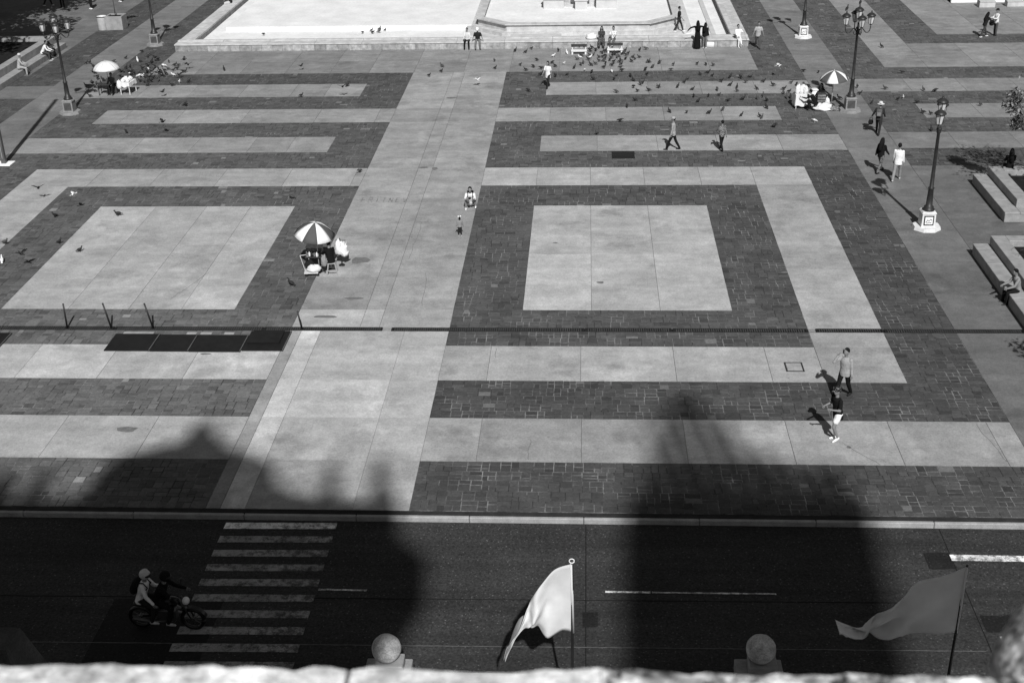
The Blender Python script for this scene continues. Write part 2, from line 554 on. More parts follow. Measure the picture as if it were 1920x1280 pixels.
for i, ch in enumerate('FRITNEV'):
    x0 = -10.02 + .31 * i
    for ln in GL[ch]:
        stroke([(x0 + q[0] * .24, 52.95 + q[1] * .52) for q in ln], .035, 'worn_letter', 'painted_letter')
def dark_mark(x, y, rx, ry, seed):
    bm = B()
    pts = []
    for k in range(18):
        a = k * math.pi / 9
        r = 1 + .45 * noise.noise((math.cos(a) * 1.4 + seed, math.sin(a) * 1.4, seed))
        pts.append((x + rx * r * math.cos(a), y + ry * r * math.sin(a)))
    prism(bm, pts, .003, .0045)
    mesh_obj('dark_mark', bm, 'stain_and_shade', plaza)
for q in ((-7.75, 57.7, .22, .12, 1), (-7.2, 57.55, .13, .2, 2), (-14.05, 32.9, .34, .16, 3), (.6, 44.1, .16, .09, 4), (-1.2, 48.1, .1, .06, 6), (-7.6, 69.9, .3, .14, 5), (7.75, 32.2, .06, .07, 8), (-8.6, 42.6, .35, .12, 9), (-8.98, 46.25, .42, .3, 12), (-9.4, 41.0, .5, .1, 13), (-13.0, 38.0, .2, .06, 14)):  # the patch beside the central stall is a painted parasol shadow
    dark_mark(*q)
random.seed(31)
def crack(x, y, dx, dy, n):
    pts = [(x, y)]
    for i in range(n):
        pts.append((pts[-1][0] + dx / n + random.uniform(-.04, .04), pts[-1][1] + dy / n + random.uniform(-.04, .04)))
    stroke(pts, .014, 'concrete_joint', 'crack', .0035)
for q in ((7.6, 32.5, 1.0, -1.2, 9), (-1.6, 32.5, -.05, -1.2, 8), (-2.2, 47.0, .9, -.15, 7), (-7.0, 50.5, -.15, -4.2, 14), (11.8, 33.6, .4, -2.2, 10), (-6.2, 45, .3, -3, 9), (-14.8, 45.0, -.8, -2.6, 9), (-3.0, 38.5, .1, -.7, 5), (14.0, 50.8, 1.2, -3.4, 12)):
    crack(*q)

# ------------------------------------------------------------------ road, kerb, markings
RZ = -0.15
bm = B()
box(bm, -160, 160, 20.9, 28.34, -0.7, RZ)
road = tag(mesh_obj('road', bm, 'asphalt'), kind='structure')
bm = B()
box(bm, -160, 160, 28.478, 28.676, -0.4, -0.016)
tag(mesh_obj('gutter_strip', bm, 'gutter_dark'), kind='structure')
bm = B()
box(bm, -160, 160, 28.34, 28.36, -0.4, -0.16)
kerb = tag(mesh_obj('kerb', bm, 'gutter_dark'), kind='structure')
x = -27.9
while x < 24:
    bm = B()
    x2 = x + 3.1
    box(bm, x + .006, x2 - .006, 28.362, 28.472, -0.3, -0.004 + random.uniform(-.004, .004), 0.018)
    mesh_obj('kerb_stone', bm, 'kerb_stone', kerb)
    x = x2
def sheet(name, x0, x1, y0, y1, z, mat, parent, skew=0.0, wob=0.0):
    """thin flat sheet with slightly ragged edges"""
    bm = B()
    n = max(2, int((x1 - x0) / .12))
    a, b = [], []
    for i in range(n + 1):
        t = x0 + (x1 - x0) * i / n
        d = skew * (t - x0)
        a.append((t, y0 + d + random.uniform(-wob, wob)))
        b.append((t, y1 + d + random.uniform(-wob, wob)))
    prism(bm, a + b[::-1], z, z + .003)
    return mesh_obj(name, bm, mat, parent)
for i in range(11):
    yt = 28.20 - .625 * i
    sheet('crosswalk_stripe', -9.76, -6.70, yt - .285, yt, RZ + .004, 'road_paint_bright' if i == 0 else 'road_paint', road, 0.016, .006)  # first bar's brighter paint stands for the sun falling partly on it
sheet('lane_line', -6.66, -5.43, 25.31, 25.37, RZ + .004, 'road_paint_bright', road, 0.0, .012)
sheet('lane_line', .54, 1.66, 25.39, 25.46, RZ + .004, 'road_paint_bright', road, 0.0, .008)
sheet('lane_line', 1.70, 4.76, 25.40, 25.45, RZ + .004, 'road_paint_bright', road, 0.004, .010)
sheet('edge_line', 9.38, 14.5, 26.92, 27.17, RZ + .004, 'road_paint_bright', road, -.004, .008)
sheet('edge_line', 9.75, 13.5, 23.78, 23.98, RZ + .004, 'road_paint_bright', road, -.004, .010)
for y0, s in ((24.80, .012), (23.05, .012)):
    sheet('road_joint', -22, 9.3, y0, y0 + .022, RZ + .003, 'asphalt_joint' if y0 > 24 else 'plate_edge', road, s, .006)
for xx in (.06, 9.42):
    bm = B()
    box(bm, xx - .012, xx + .012, 21, 28.33, RZ - .01, RZ + .003)
    mesh_obj('road_joint', bm, 'asphalt_joint', road)
sheet('asphalt_patch', -11.72, -8.95, 21.2, 24.85, RZ + .002, 'asphalt_patch', road, 0, .01)
sheet('asphalt_patch', -.02, .35, 24.05, 24.62, RZ + .004, 'asphalt_patch', road, 0, .01)
sheet('asphalt_patch', 8.75, 9.40, 26.55, 27.25, RZ + .004, 'asphalt_patch', road, 0, .03)
sheet('asphalt_patch', 9.5, 10.3, 24.1, 24.75, RZ + .004, 'asphalt_patch', road, 0, .03)
sheet('asphalt_patch', 9.55, 10.6, 22.3, 23.6, RZ + .004, 'asphalt_patch', road, 0, .03)

# far ground beyond the plaza is the plaza sheet itself; the forecourt of the building lies at the near side of the road
bm = B()
box(bm, -160, 160, 1.0, 20.9, -0.6, -0.01)
tag(mesh_obj('forecourt', bm, 'wall_plaster'), kind='structure')

# ------------------------------------------------------------------ the building the picture is taken from
SUNX, SUNZ = 0.1584, 0.9441
def extrude_y(bm, pts, y0, y1):
    a = [bm.verts.new((x, y0, z)) for x, z in pts]
    b = [bm.verts.new((x, y1, z)) for x, z in pts]
    n = len(pts)
    bm.faces.new(a)
    bm.faces.new(b[::-1])
    for i in range(n):
        bm.faces.new((a[i], b[i], b[(i + 1) % n], a[(i + 1) % n]))
bld = empty('church_building', (0, 0, 0), 0, 'tall plastered church front with unseen gable and tower shaped for their shadows, whose roof edge is the viewpoint', 'building')
bm = B(); box(bm, -34, 34, -44, .62, 0, 17.2); mesh_obj('front_wall', bm, 'wall_plaster', bld)
bm = B(); box(bm, -9.5, -4.6, .66, 10.9, 0, 9.2); mesh_obj('lower_wing', bm, 'wall_plaster', bld)
gable = [(-40, 17.2), (-.3, 17.2), (-.6, 24.0), (-.3, 25.06), (.05, 26.12), (.76, 27.67), (.79, 28.94), (.09, 29.81), (.18, 30.81), (.08, 31.5), (-.17, 32.26), (-.19, 33.56), (-.46, 33.56), (-.51, 32.13), (-.74, 31.35), (-1.52, 31.47), (-1.63, 33.26), (-1.88, 33.26), (-1.91, 31.46), (-2.7, 31.65), (-3.31, 32.08), (-3.48, 33.02), (-3.75, 33.48), (-4.75, 33.89), (-5.31, 34.55), (-5.66, 35.38), (-5.96, 35.43), (-6.14, 35.15), (-6.42, 34.24), (-7.21, 33.94), (-8.1, 33.5), (-8.58, 32.65), (-8.92, 31.33), (-9.89, 31.18), (-9.97, 32.5), (-10.21, 32.96), (-10.36, 32.62), (-10.37, 31.25), (-10.73, 31.16), (-11.37, 32.93), (-11.47, 32.6), (-11.22, 31.29), (-40, 31.0)]
gable = [(x + (2.534 if z > 18 else 0), z + (15.1 if z > 18 else 0)) for x, z in gable]
bm = B(); extrude_y(bm, gable, -21, -20); mesh_obj('gable', bm, 'wall_plaster', bld)  # unseen gable, outline and set-back shaped for the soft shadow it casts
tower = [(5.0, 17.2), (5.1, 25.19), (5.81, 28.82), (6.64, 32.38), (7.3, 33.74), (7.86, 35.51), (8.68, 37.1), (9.66, 38.06), (10.1, 36.79), (10.58, 35.55), (10.89, 34.37), (11.95, 33.82), (12.78, 33.56), (13.3, 32.51), (13.12, 31.25), (12.43, 28.76), (11.59, 25.35), (11.5, 17.2)]
tower = [(x, z) for x, z in tower]
def tower_top(x):
    up_ = tower[3:-3]
    for (xa_, za_), (xb_, zb_) in zip(up_, up_[1:]):
        if xa_ <= x <= xb_: return za_ + (zb_ - za_) * (x - xa_) / (xb_ - xa_)
    return 0
body = [q for q in tower if q[1] < 30] 
bm = B(); extrude_y(bm, [(x + 4.118, z + (24.55 if z > 18 else 0)) for x, z in [(5.0, 17.2), (5.1, 25.19), (5.81, 28.82), (6.45, 31.7), (9.5, 31.9), (12.6, 31.4), (12.95, 30.9), (12.43, 28.76), (11.59, 25.35), (11.5, 17.2)]], -31.2, -30); mesh_obj('bell_tower', bm, 'wall_plaster', bld)  # unseen tower, drawn back from its shadow and set far off to blur it
x = 6.55
k = 0
while x < 13.2:          # unseen bars added over the tower to thin its shadow to half shade
    wd = .52 if k % 2 else .38
    hh = tower_top(x) + random.uniform(-.5, .1)
    if hh > 31:
        bm = B(); extrude_y(bm, [(x - wd / 2 + 4.118, 55.6), (x + wd / 2 + 4.118, 55.6), (x + wd * .42 + 4.118, hh + 24.2), (x + 4.118, hh + 24.75), (x - wd * .42 + 4.118, hh + 24.2)], -31, -30.2); mesh_obj('pinnacle', bm, 'wall_plaster', bld)
    x += .62
    k += 1

def make_parapet_mats():
    for name, base, contrast in (('coping_white', 0.76, 0.42), ('coping_speckled', 0.72, 0.95)):
        t = NT(name, 0.95, 0.1)
        p = t.pos(False)
        a = t.remap(t.noise(p, 38, 4, 0.7), 0.36, 0.64, 1 - contrast, 1 + contrast * .6)
        b = t.remap(t.noise(p, 9, 4, 0.7), 0.34, 0.66, 1 - contrast * .8, 1 + contrast * .35)
        t.color(t.math('MULTIPLY', t.math('MULTIPLY', a, b), base))
        t.bump(t.noise(p, 60, 4, 0.7), 0.8, 0.01)
make_parapet_mats()
par = empty('parapet', (0, .85, 17.2), 0, 'pale weathered stone parapet along the bottom edge of the picture', 'parapet')
bm = B(); box(bm, -6, 6, -.18, .18, 0, 1.15); mesh_obj('parapet_wall', bm, 'wall_plaster', par)
def coping(x0, x1, mat):
    """coping stone with a worn, uneven front edge"""
    bm = B()
    n = int((x1 - x0) / .02)
    rows = []
    for i in range(n + 1):
        x = x0 + (x1 - x0) * i / n
        e = noise.noise((x * 9, 1.3, 0)) * .004 + noise.noise((x * 31, 5.3, 0)) * .008 + noise.noise((x * 77, 2.3, 0)) * .004
        h = noise.noise((x * 7, 9.1, 0)) * .002 + .008 + .008 * x
        rows.append([bm.verts.new((x, y, z)) for y, z in ((-.34, 1.152), (-.34, 1.29), (.1, 1.30 + h), (.285 + e, 1.300 + h), (.306 + e, 1.280 + h), (.31 + e, 1.152))])
    for a, b in zip(rows, rows[1:]):
        for k in range(6):
            bm.faces.new((a[k], b[k], b[(k + 1) % 6], a[(k + 1) % 6]))
    bm.faces.new(rows[0]); bm.faces.new(rows[-1][::-1])
    return mesh_obj('coping_stone', bm, mat, par)
coping(-3.2, -.275, 'coping_white')
coping(-.269, .02, 'coping_white')
coping(.021, 3.2, 'coping_speckled')
bm = B()
ball(bm, (0, 0, 0), (.11, .10, .10), 24, 16)
for v in bm.verts:
    v.co += Vector(v.co).normalized() * noise.noise(v.co * 14) * .012
stub = mesh_obj('stone_finial', bm, 'coping_speckled', None, (.605, 1.2, 18.46), True)
tag(stub, 'rounded stone lump on the parapet at the bottom right corner', 'finial')
pin = empty('roof_pinnacle', (-6.3, 10.4, 9.3), 0, 'dark stone pinnacle at the bottom left corner above the parapet', 'pinnacle')
plain('stone_dark', 0.07, 0.9, 0.2, 0.4, 3)
bm = B(); box(bm, -.42, .42, -.4, .4, 0, .5); mesh_obj('base', bm, 'stone_dark', pin)
bm = B(); frustum(bm, 0, 0, .5, 1.42, .56, .26, 4, math.pi / 4); mesh_obj('cap', bm, 'stone_dark', pin)

# forecourt wall with ball-topped piers and flag poles
aw = empty('forecourt_wall', (0, 20.3, 0), 0, 'low plastered wall of the church forecourt behind the bottom parapet', 'wall')
bm = B(); box(bm, -33, 33, -.2, .2, 0, 1.35); mesh_obj('wall', bm, 'wall_plaster', aw)
bm = B(); box(bm, -33, 33, -.26, .26, 1.352, 1.45); mesh_obj('wall_coping', bm, 'kerb_stone', aw)
plain('ball_granite', 0.46, 0.85, 0.2, 0.5, 5, fine=38)
for x, y, lab in ((-4.06, 20.33, 'stone ball on a square pier left of the white flag'), (3.63, 20.52, 'stone ball on a square pier between the two flags')):
    e = empty('ball_finial', (x, y, 1.452), 0, lab, 'finial', 'stone balls on the forecourt wall')
    bm = B(); box(bm, -.48, .48, -.30, .32, 0, .27, .015); mesh_obj('plinth', bm, 'kerb_stone', e)
    bm = B(); box(bm, -.24, .34, -.22, .22, .272, .50, .02); mesh_obj('neck_block', bm, 'kerb_stone', e)
    bm = B(); ball(bm, (0, 0, .80), .305, 40, 26)
    for v in bm.verts:
        d = (v.co - Vector((0, 0, .80)))
        v.co += d * (.025 * noise.noise(d * 7 + Vector((x, 0, 0))) + .02 * noise.noise(d * 22))
    mesh_obj('ball', bm, 'ball_granite', e, smooth=True)

def cloth_mat(name, v, trans=0.25):
    t = NT(name, 0.85, 0.1)
    p = t.n('TexCoord').outputs['Object']
    t.color(t.math('MULTIPLY', t.remap(t.noise(p, 3, 3), .3, .7, .92, 1.06), v))
    tr = t.n('BsdfTranslucent')
    tr.inputs[0].default_value = g3(v)
    mx = t.n('MixShader')
    mx.inputs[0].default_value = trans
    out = t.t.nodes['Material Output']
    t.t.links.new(t.b.outputs[0], mx.inputs[1])
    t.t.links.new(tr.outputs[0], mx.inputs[2])
    t.t.links.new(mx.outputs[0], out.inputs[0])
cloth_mat('flag_white', 0.72)
cloth_mat('flag_grey', 0.80)
def flag(px, ztop, top, bot, mat, label, seed, ring=False):
    e = empty('flag', (px, 20.3, 1.2), 0, label, 'flag', 'flags on the forecourt wall')
    bm = B(); tube(bm, [(0, 0, 0), (0, 0, ztop - 1.2)], [.035, .022], 10); mesh_obj('flag_pole', bm, 'iron_dark', e, smooth=True)
    if ring:
        bm = B()
        tube(bm, [(-.01 + .05 * math.cos(a * .5236), 0, ztop - 1.2 + .05 + .05 * math.sin(a * .5236)) for a in range(13)], .011, 6)
        mesh_obj('pole_ring', bm, 'paper_white', e, smooth=True)
    bm = B(); tube(bm, [(bot[0][0] - px, 0, bot[0][1] - 1.2), (top[0][0] - px, 0, top[0][1] - 1.2)], .028, 10); mesh_obj('flag_sleeve', bm, mat, e, smooth=True)
    bm = B()
    nu, nv = 64, 20
    def at(pts, t):
        t *= len(pts) - 1
        i = min(int(t), len(pts) - 2)
        f = t - i
        a, b = pts[i], pts[i + 1]
        p0, p3 = pts[max(i - 1, 0)], pts[min(i + 2, len(pts) - 1)]
        r = []
        for k in range(2):
            m0, m1 = (b[k] - p0[k]) / 2, (p3[k] - a[k]) / 2
            r.append((2 * f**3 - 3 * f * f + 1) * a[k] + (f**3 - 2 * f * f + f) * m0 + (-2 * f**3 + 3 * f * f) * b[k] + (f**3 - f * f) * m1)
        return r
    G = []
    for i in range(nu + 1):
        u = i / nu
        a, b = at(top, u), at(bot, u)
        col = []
        for j in range(nv + 1):
            v = j / nv
            x, z = a[0] + (b[0] - a[0]) * v, a[1] + (b[1] - a[1]) * v
            amp = min(1, u * 2.2)
            y = amp * (.17 * math.sin(6.2 * u + 2.6 * v + seed) + .085 * math.sin(15 * u - 6.5 * v + 2 * seed) + .10 * noise.noise((u * 4, v * 3, seed)) + .05 * noise.noise((u * 10, v * 4 + u * 5, seed + 4))) - .42 * amp * math.exp(-((v - .28 - .25 * u) / .09) ** 2) * u * .8
            y += .3 * u * (v - .5) * amp
            col.append(bm.verts.new((x - px, y, z - 1.2)))
        G.append(col)
    for i in range(nu):
        for j in range(nv):
            bm.faces.new((G[i][j], G[i][j + 1], G[i + 1][j + 1], G[i + 1][j]))
    o = mesh_obj('flag_cloth', bm, mat, e, smooth=True)
    md = o.modifiers.new('thick', 'SOLIDIFY')
    md.thickness = .004
flag(-.222, 4.50, [(-.243, 4.475), (-.569, 4.301), (-.837, 3.97), (-1.0, 3.704), (-1.111, 3.435), (-1.245, 3.164), (-1.448, 2.752), (-1.565, 2.404), (-1.627, 2.124)],
     [(-.201, 2.779), (-.417, 2.829), (-.634, 2.728), (-.797, 2.725), (-.925, 2.859), (-1.065, 2.951), (-1.205, 2.989), (-1.396, 2.615), (-1.572, 2.111)],
     'flag_white', 'plain white flag flying left from its pole above the parapet', 0.4, True)
flag(7.395, 4.58, [(7.393, 4.543), (6.985, 4.333), (6.495, 4.171), (6.211, 3.972), (5.932, 3.707), (5.753, 3.441), (5.655, 2.973), (5.376, 3.034), (5.004, 3.2)],
     [(7.403, 2.944), (6.956, 2.934), (6.547, 2.858), (6.253, 2.676), (5.943, 2.628), (5.699, 2.745), (5.461, 2.699), (5.24, 2.802), (5.053, 3.121)],
     'flag_grey', 'dark grey flag flying left from its pole at the bottom right', 2.1)

# ------------------------------------------------------------------ drain channel with gratings, steel plates, posts
dr = tag(mesh_obj('drain_channel', (lambda b: (box(b, -36, 15.2, D0, D1, -.03, -.022), b)[1])(B()), 'black_plate'), kind='structure')
SEG = [(-36, -24), (-24, -16.9), (-16.85, -11.45), (-11.42, -7.17), (-6.83, -.02), (.02, 3.05), (3.1, 7.75), (8.05, 10.35), (10.4, 15.15)]
for a, b in SEG:
    g = empty('drain_grating', (a, (D0 + D1) / 2 + random.uniform(-.012, .012), -.02 + random.uniform(-.002, .004)), 0, None, None)
    g.parent = dr
    bm = B()
    w2 = (D1 - D0) / 2 - .01
    for s in (-1, 1):
        box(bm, 0, b - a, s * w2 - .018, s * w2 + .018, 0, .026)
    box(bm, 0, .05, -w2, w2, 0, .024); box(bm, b - a - .05, b - a, -w2, w2, 0, .024)
    mesh_obj('grating_frame', bm, 'iron_dark', g)
    bm = B()
    t = .1
    while t < b - a - .1:
        box(bm, t, t + .034, -w2 + .02, w2 - .02, .004, .021)
        t += .078 + random.uniform(-.008, .008)
    tag(mesh_obj('grating_bars', bm, 'grate_bar', g), kind='stuff')
slab(-7.16, -6.84, D0 + .02, D1 - .02, TC)
slab(7.78, 8.03, D0 + .06, D1 - .05, TC * .6)
def plate(x0, x1, y0, y1, skew, lab, z=.035, mat='black_plate'):
    e = empty('steel_plate', ((x0 + x1) / 2, (y0 + y1) / 2, .006), 0, lab, 'plate', 'black plates laid beside the drain')
    hx, hy = (x1 - x0) / 2, (y1 - y0) / 2
    bm = B()
    prism(bm, [(-hx, -hy), (hx, -hy), (hx + skew, hy), (-hx + skew, hy)], 0, z)
    mesh_obj('plate_sheet', bm, mat, e)
    bm = B()
    box(bm, hx - .035, hx - .005, -hy + .01, hy - .01, z + .001, z + .012)
    mesh_obj('edge_strip', bm, 'plate_edge', e)
plate(-16.63, -15.02, 38.17, 39.47, 0, 'black steel plate at the left end of the row of four, nearest the posts')
plate(-15.0, -13.65, 38.15, 39.42, 0, 'black steel plate second from the left in the row of four')
plate(-13.63, -11.82, 38.13, 39.40, 0, 'black steel plate third from the left in the row of four')
plate(-11.80, -10.35, 38.22, 39.72, 0, 'black steel plate with a scuffed top at the right end of the row')
bm = B(); box(bm, -11.72, -10.6, 38.75, 39.68, .05, .075)
o = tag(mesh_obj('steel_cover', bm, 'black_plate'), 'thin scuffed black cover lying on the right-hand steel plate', 'cover')
plate(-22.3, -20.43, 38.1, 39.5, 0, 'black steel plate cut off by the left edge of the picture')
for x0, x1 in ((-16.4, -15.3), (-14.1, -13.75), (-13.6, -13.2), (-12.75, -12.4)):
    bm = B(); box(bm, x0, x1, 39.5, 39.66, .006, .02)
    tag(mesh_obj('white_board', bm, 'kerb_stone'), 'pale narrow board lying behind the black plates', 'board', 'pale boards behind the plates')
for bx, tx, ty, lab in ((-18.6, .02, .0, 'thin dark post at the left of the row of three by the drain'), (-16.98, -.18, .05, 'thin dark post leaning left in the middle of the row of three'), (-15.45, -.20, .05, 'thin dark post leaning left at the right of the row of three'), (-10.05, -.10, .0, 'thin dark post by itself at the corner of the central path')):
    e = empty('post', (bx, 39.98, -.02), 0, lab, 'post', 'thin posts along the drain')
    bm = B(); tube(bm, [(0, 0, .02), (tx, ty, .99 if bx < -12 else .72)], [.034, .03], 8); mesh_obj('post_rod', bm, 'iron_dark', e, smooth=True)
    bm = B(); frustum(bm, 0, 0, .0, .03, .09, .08, 10); mesh_obj('post_foot', bm, 'iron_dark', e)
bm = B(); box(bm, 1.30, 2.41, 58.92, 59.96, .006, .03)
tag(mesh_obj('floor_hatch', bm, 'black_plate'), 'black rectangular hatch in the paving in front of the walking man in a cap', 'hatch')
e = empty('manhole_cover', (6.9, 37.25, .003), 0, 'rectangular manhole cover set in pale concrete left of the man on the phone', 'manhole')
bm = B()
for q in ((-.30, .30, -.33, -.28), (-.30, .30, .28, .33), (-.30, -.25, -.28, .28), (.25, .30, -.28, .28)): box(bm, *q, 0, .006)
mesh_obj('cover_frame', bm, 'gutter_dark', e)
bm = B(); box(bm, -.24, .24, -.27, .27, 0, .009, .003); mesh_obj('cover_lid', bm, 'kerb_stone', e)

# ------------------------------------------------------------------ fountain
fx0, fx1, fy0, fy1 = -26.9, 10.40, 81.4, 112
ft = empty('fountain', (-8, 96, 0), 0, 'large low fountain with white empty basins and stone rim across the top of the picture', 'fountain')
ft_o = Vector((-8, 96, 0))
def fpart(name, bm, mat, smooth=False):
    bm.transform(Matrix.Translation(-ft_o))
    return mesh_obj(name, bm, mat, ft, smooth=smooth)
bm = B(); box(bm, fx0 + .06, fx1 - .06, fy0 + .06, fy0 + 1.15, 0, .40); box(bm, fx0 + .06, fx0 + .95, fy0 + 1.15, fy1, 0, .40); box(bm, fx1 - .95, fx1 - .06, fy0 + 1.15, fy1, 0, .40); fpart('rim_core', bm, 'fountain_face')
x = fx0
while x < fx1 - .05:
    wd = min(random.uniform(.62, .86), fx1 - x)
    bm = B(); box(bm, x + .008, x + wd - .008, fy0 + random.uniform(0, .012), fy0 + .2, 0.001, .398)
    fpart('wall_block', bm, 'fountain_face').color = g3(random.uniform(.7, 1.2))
    x += wd
x = fx0 - .04
while x < fx1:
    wd = min(3.1, fx1 + .04 - x)
    bm = B(); box(bm, x + .006, x + wd - .006, fy0 - .04, fy0 + .78, .40, .475, .012); fpart('rim_slab', bm, 'fountain_stone')
    bm = B(); box(bm, x + .006, x + wd - .006, fy0 + .80, fy0 + 1.2, .40, .53, .012); fpart('rim_slab', bm, 'fountain_stone')
    x += wd
for xs, xe_ in ((fx0 - .04, fx0 + .62), (fx1 - .62, fx1 + .04)):
    y = fy0 + 1.21
    while y < fy1:
        bm = B(); box(bm, xs, xe_, y, y + 3.08, .40, .475, .012); fpart('rim_slab', bm, 'fountain_stone')
        inn = (xe_ + .02, xe_ + .4) if xs < 0 else (xs - .4, xs - .02)
        bm = B(); box(bm, *inn, y, y + 3.08, .40, .53, .012); fpart('rim_slab', bm, 'fountain_stone')
        y += 3.1
bm = B(); box(bm, fx0 + .9, fx1 - .9, fy0 + 1.1, fy1, -.02, .06); fpart('basin_floor', bm, 'basin_white')
bm = B(); box(bm, -24.9, -7.4, 86.9, fy1, .061, .36); fpart('basin_step', bm, 'basin_white')
bm = B(); box(bm, 8.3, 8.62, fy0 + 1.21, fy1, .061, .12); fpart('basin_channel', bm, 'fountain_light')
# raised basin with cut corners
def octo(hx, y0, c):
    cx, L = -.52, y0 + 2 * (90.6 - y0)
    return [(cx - hx + c, y0), (cx + hx - c, y0), (cx + hx, y0 + c), (cx + hx, L - c), (cx + hx - c, L), (cx - hx + c, L), (cx - hx, L - c), (cx - hx, y0 + c)]
bm = B(); prism(bm, octo(7.6, 83.0, 2.3), .02, .30); fpart('basin_plinth', bm, 'fountain_light')
bm = B(); prism(bm, octo(7.2, 83.42, 2.2), .30, .56); fpart('basin_plinth', bm, 'fountain_stone')
def ring_prism(bm, a, b, z0, z1):
    n = len(a)
    V = [[bm.verts.new((x, y, z)) for x, y in p] for p, z in ((a, z0), (a, z1), (b, z1), (b, z0))]
    for k in range(4):
        for i in range(n):
            bm.faces.new((V[k][i], V[k][(i + 1) % n], V[(k + 1) % 4][(i + 1) % n], V[(k + 1) % 4][i]))
bm = B(); ring_prism(bm, octo(6.75, 83.85, 2.05), octo(6.45, 84.15, 1.95), .56, .97); fpart('basin_wall', bm, 'fountain_stone')
bm = B(); ring_prism(bm, octo(6.9, 83.72, 2.1), octo(6.35, 84.25, 1.9), .985, 1.06); fpart('basin_coping', bm, 'fountain_stone')
bm = B(); prism(bm, octo(6.5, 84.1, 1.97), .5, .74); fpart('raised_floor', bm, 'basin_white')
bm = B(); box(bm, -4.9, -1.6, 82.62, 83.4, .3, .50); fpart('step_block', bm, 'fountain_light')
# pedestal
bm = B(); lathe(bm, [(2.15, .74), (2.15, .95), (1.95, 1.0), (1.95, 1.75), (2.1, 1.85), (2.1, 2.0), (1.3, 2.1), (1.2, 3.6), (1.7, 3.7), (1.7, 3.9)], 28, -.35, 92.4); fpart('pedestal_drum', bm, 'fountain_light')
for px_, pw in ((-2.25, .72), (-.32, .42), (1.45, .72)):
    bm = B(); box(bm, px_ - pw, px_ + pw, 89.5 if pw < .5 else 89.9, 91.6, .74, 1.35); box(bm, px_ - pw - .06, px_ + pw + .06, (89.5 if pw < .5 else 89.9) - .06, 91.6, 1.352, 1.47); fpart('pedestal_block', bm, 'fountain_light')
    if pw > .5:
        bm = B()
        for r0, yy in ((.66, 90.25), (.44, 90.18)):
            tube(bm, [(px_ + r0 * math.cos(a * .3142), yy, 2.1 + r0 * math.sin(a * .3142)) for a in range(21)], .085, 8)
        fpart('volute', bm, 'fountain_face', True)
        bm = B(); bmesh.ops.create_cone(bm, cap_ends=True, segments=24, radius1=.6, radius2=.6, depth=.8, matrix=Matrix.Translation((px_, 90.75, 2.1)) @ Matrix.Rotation(math.pi / 2, 4, 'X')); fpart('scroll', bm, 'fountain_light')
    else:
        bm = B()
        for s in (-1, 1):
            tube(bm, [(px_ + s * .55, 89.9, 1.5), (px_ + s * .5, 90.0, 2.0), (px_ + s * .28, 90.3, 2.8)], [.12, .16, .2], 8)
        fpart('spout_figure', bm, 'iron_post', True)

# ------------------------------------------------------------------ stone seats and planters
def stepped_planter(name, x0, x1, y0, y1, label, left_step, front_step, mat='planter_stone', h1=.45, h2=.8, w1=.62, w2=.55):
    e = empty(name, ((x0 + x1) / 2, (y0 + y1) / 2, 0), 0, label, 'planter')
    ox, oy = -(x0 + x1) / 2, -(y0 + y1) / 2
    def pb(nm, a, b, c, d, z0, z1, m, bev=.015):
        bm = B(); box(bm, a + ox, b + ox, c + oy, d + oy, z0, z1, bev); return mesh_obj(nm, bm, m, e)
    L, F = w1 * left_step, w1 * front_step
    pb('seat_base', x0 + .02, x1 - .02, y0 + .02, y1 - .02, 0, h1 - .1, mat)
    y = y0
    if left_step:
        while y < y1 - .05:
            d = min(1.55, y1 - y)
            pb('seat_slab', x0, x0 + w1, y + .004, y + d - .004, h1 - .1, h1, mat)
            y += d
    if left_step < 0:
        while y < y1 - .05:
            d = min(1.55, y1 - y)
            pb('seat_slab', x1 - w1, x1, y + .004, y + d - .004, h1 - .1, h1, mat)
            y += d
    if front_step:
        x = x0 + max(L, 0)
        while x < x1 - .05:
            d = min(1.55, x1 - x)
            pb('seat_slab', x + .004, x + d - .004, y0, y0 + w1, h1 - .1, h1, mat)
            x += d
    ix0, iy0 = x0 + max(L, 0) + .004, y0 + F + .004
    ix1 = x1 - (w1 + .004 if left_step < 0 else 0)
    pb('planter_wall', ix0, ix0 + w2, iy0, y1 - .05, h1 - .1, h2, mat)
    pb('planter_wall', ix1 - w2, ix1, iy0, y1 - .05, h1 - .1, h2, mat)
    pb('planter_wall', ix0 + w2 + .003, ix1 - w2 - .003, iy0, iy0 + w2, h1 - .1, h2, mat)
    pb('planter_wall', ix0 + w2 + .003, ix1 - w2 - .003, y1 - .05 - w2, y1 - .05, h1 - .1, h2, mat)
    pb('soil', ix0 + w2, ix1 - w2, iy0 + w2, y1 - .05 - w2, h1 - .1, h1 + .1, 'dark_soil', 0)
    return e
stepped_planter('stone_planter', 17.43, 25.0, 50.32, 55.25, 'stepped stone planter at the right edge behind the tall lamp', 1, 1)
stepped_planter('stone_planter', 15.2, 24.0, 34.0, 46.92, 'long stepped stone planter at the right edge with a man sitting on it', 1, 0)
stepped_planter('stone_planter', -44, -34.75, 69.0, 82.9, 'long stepped stone seat with people at the upper left edge', -1, 0, 'planter_stone')

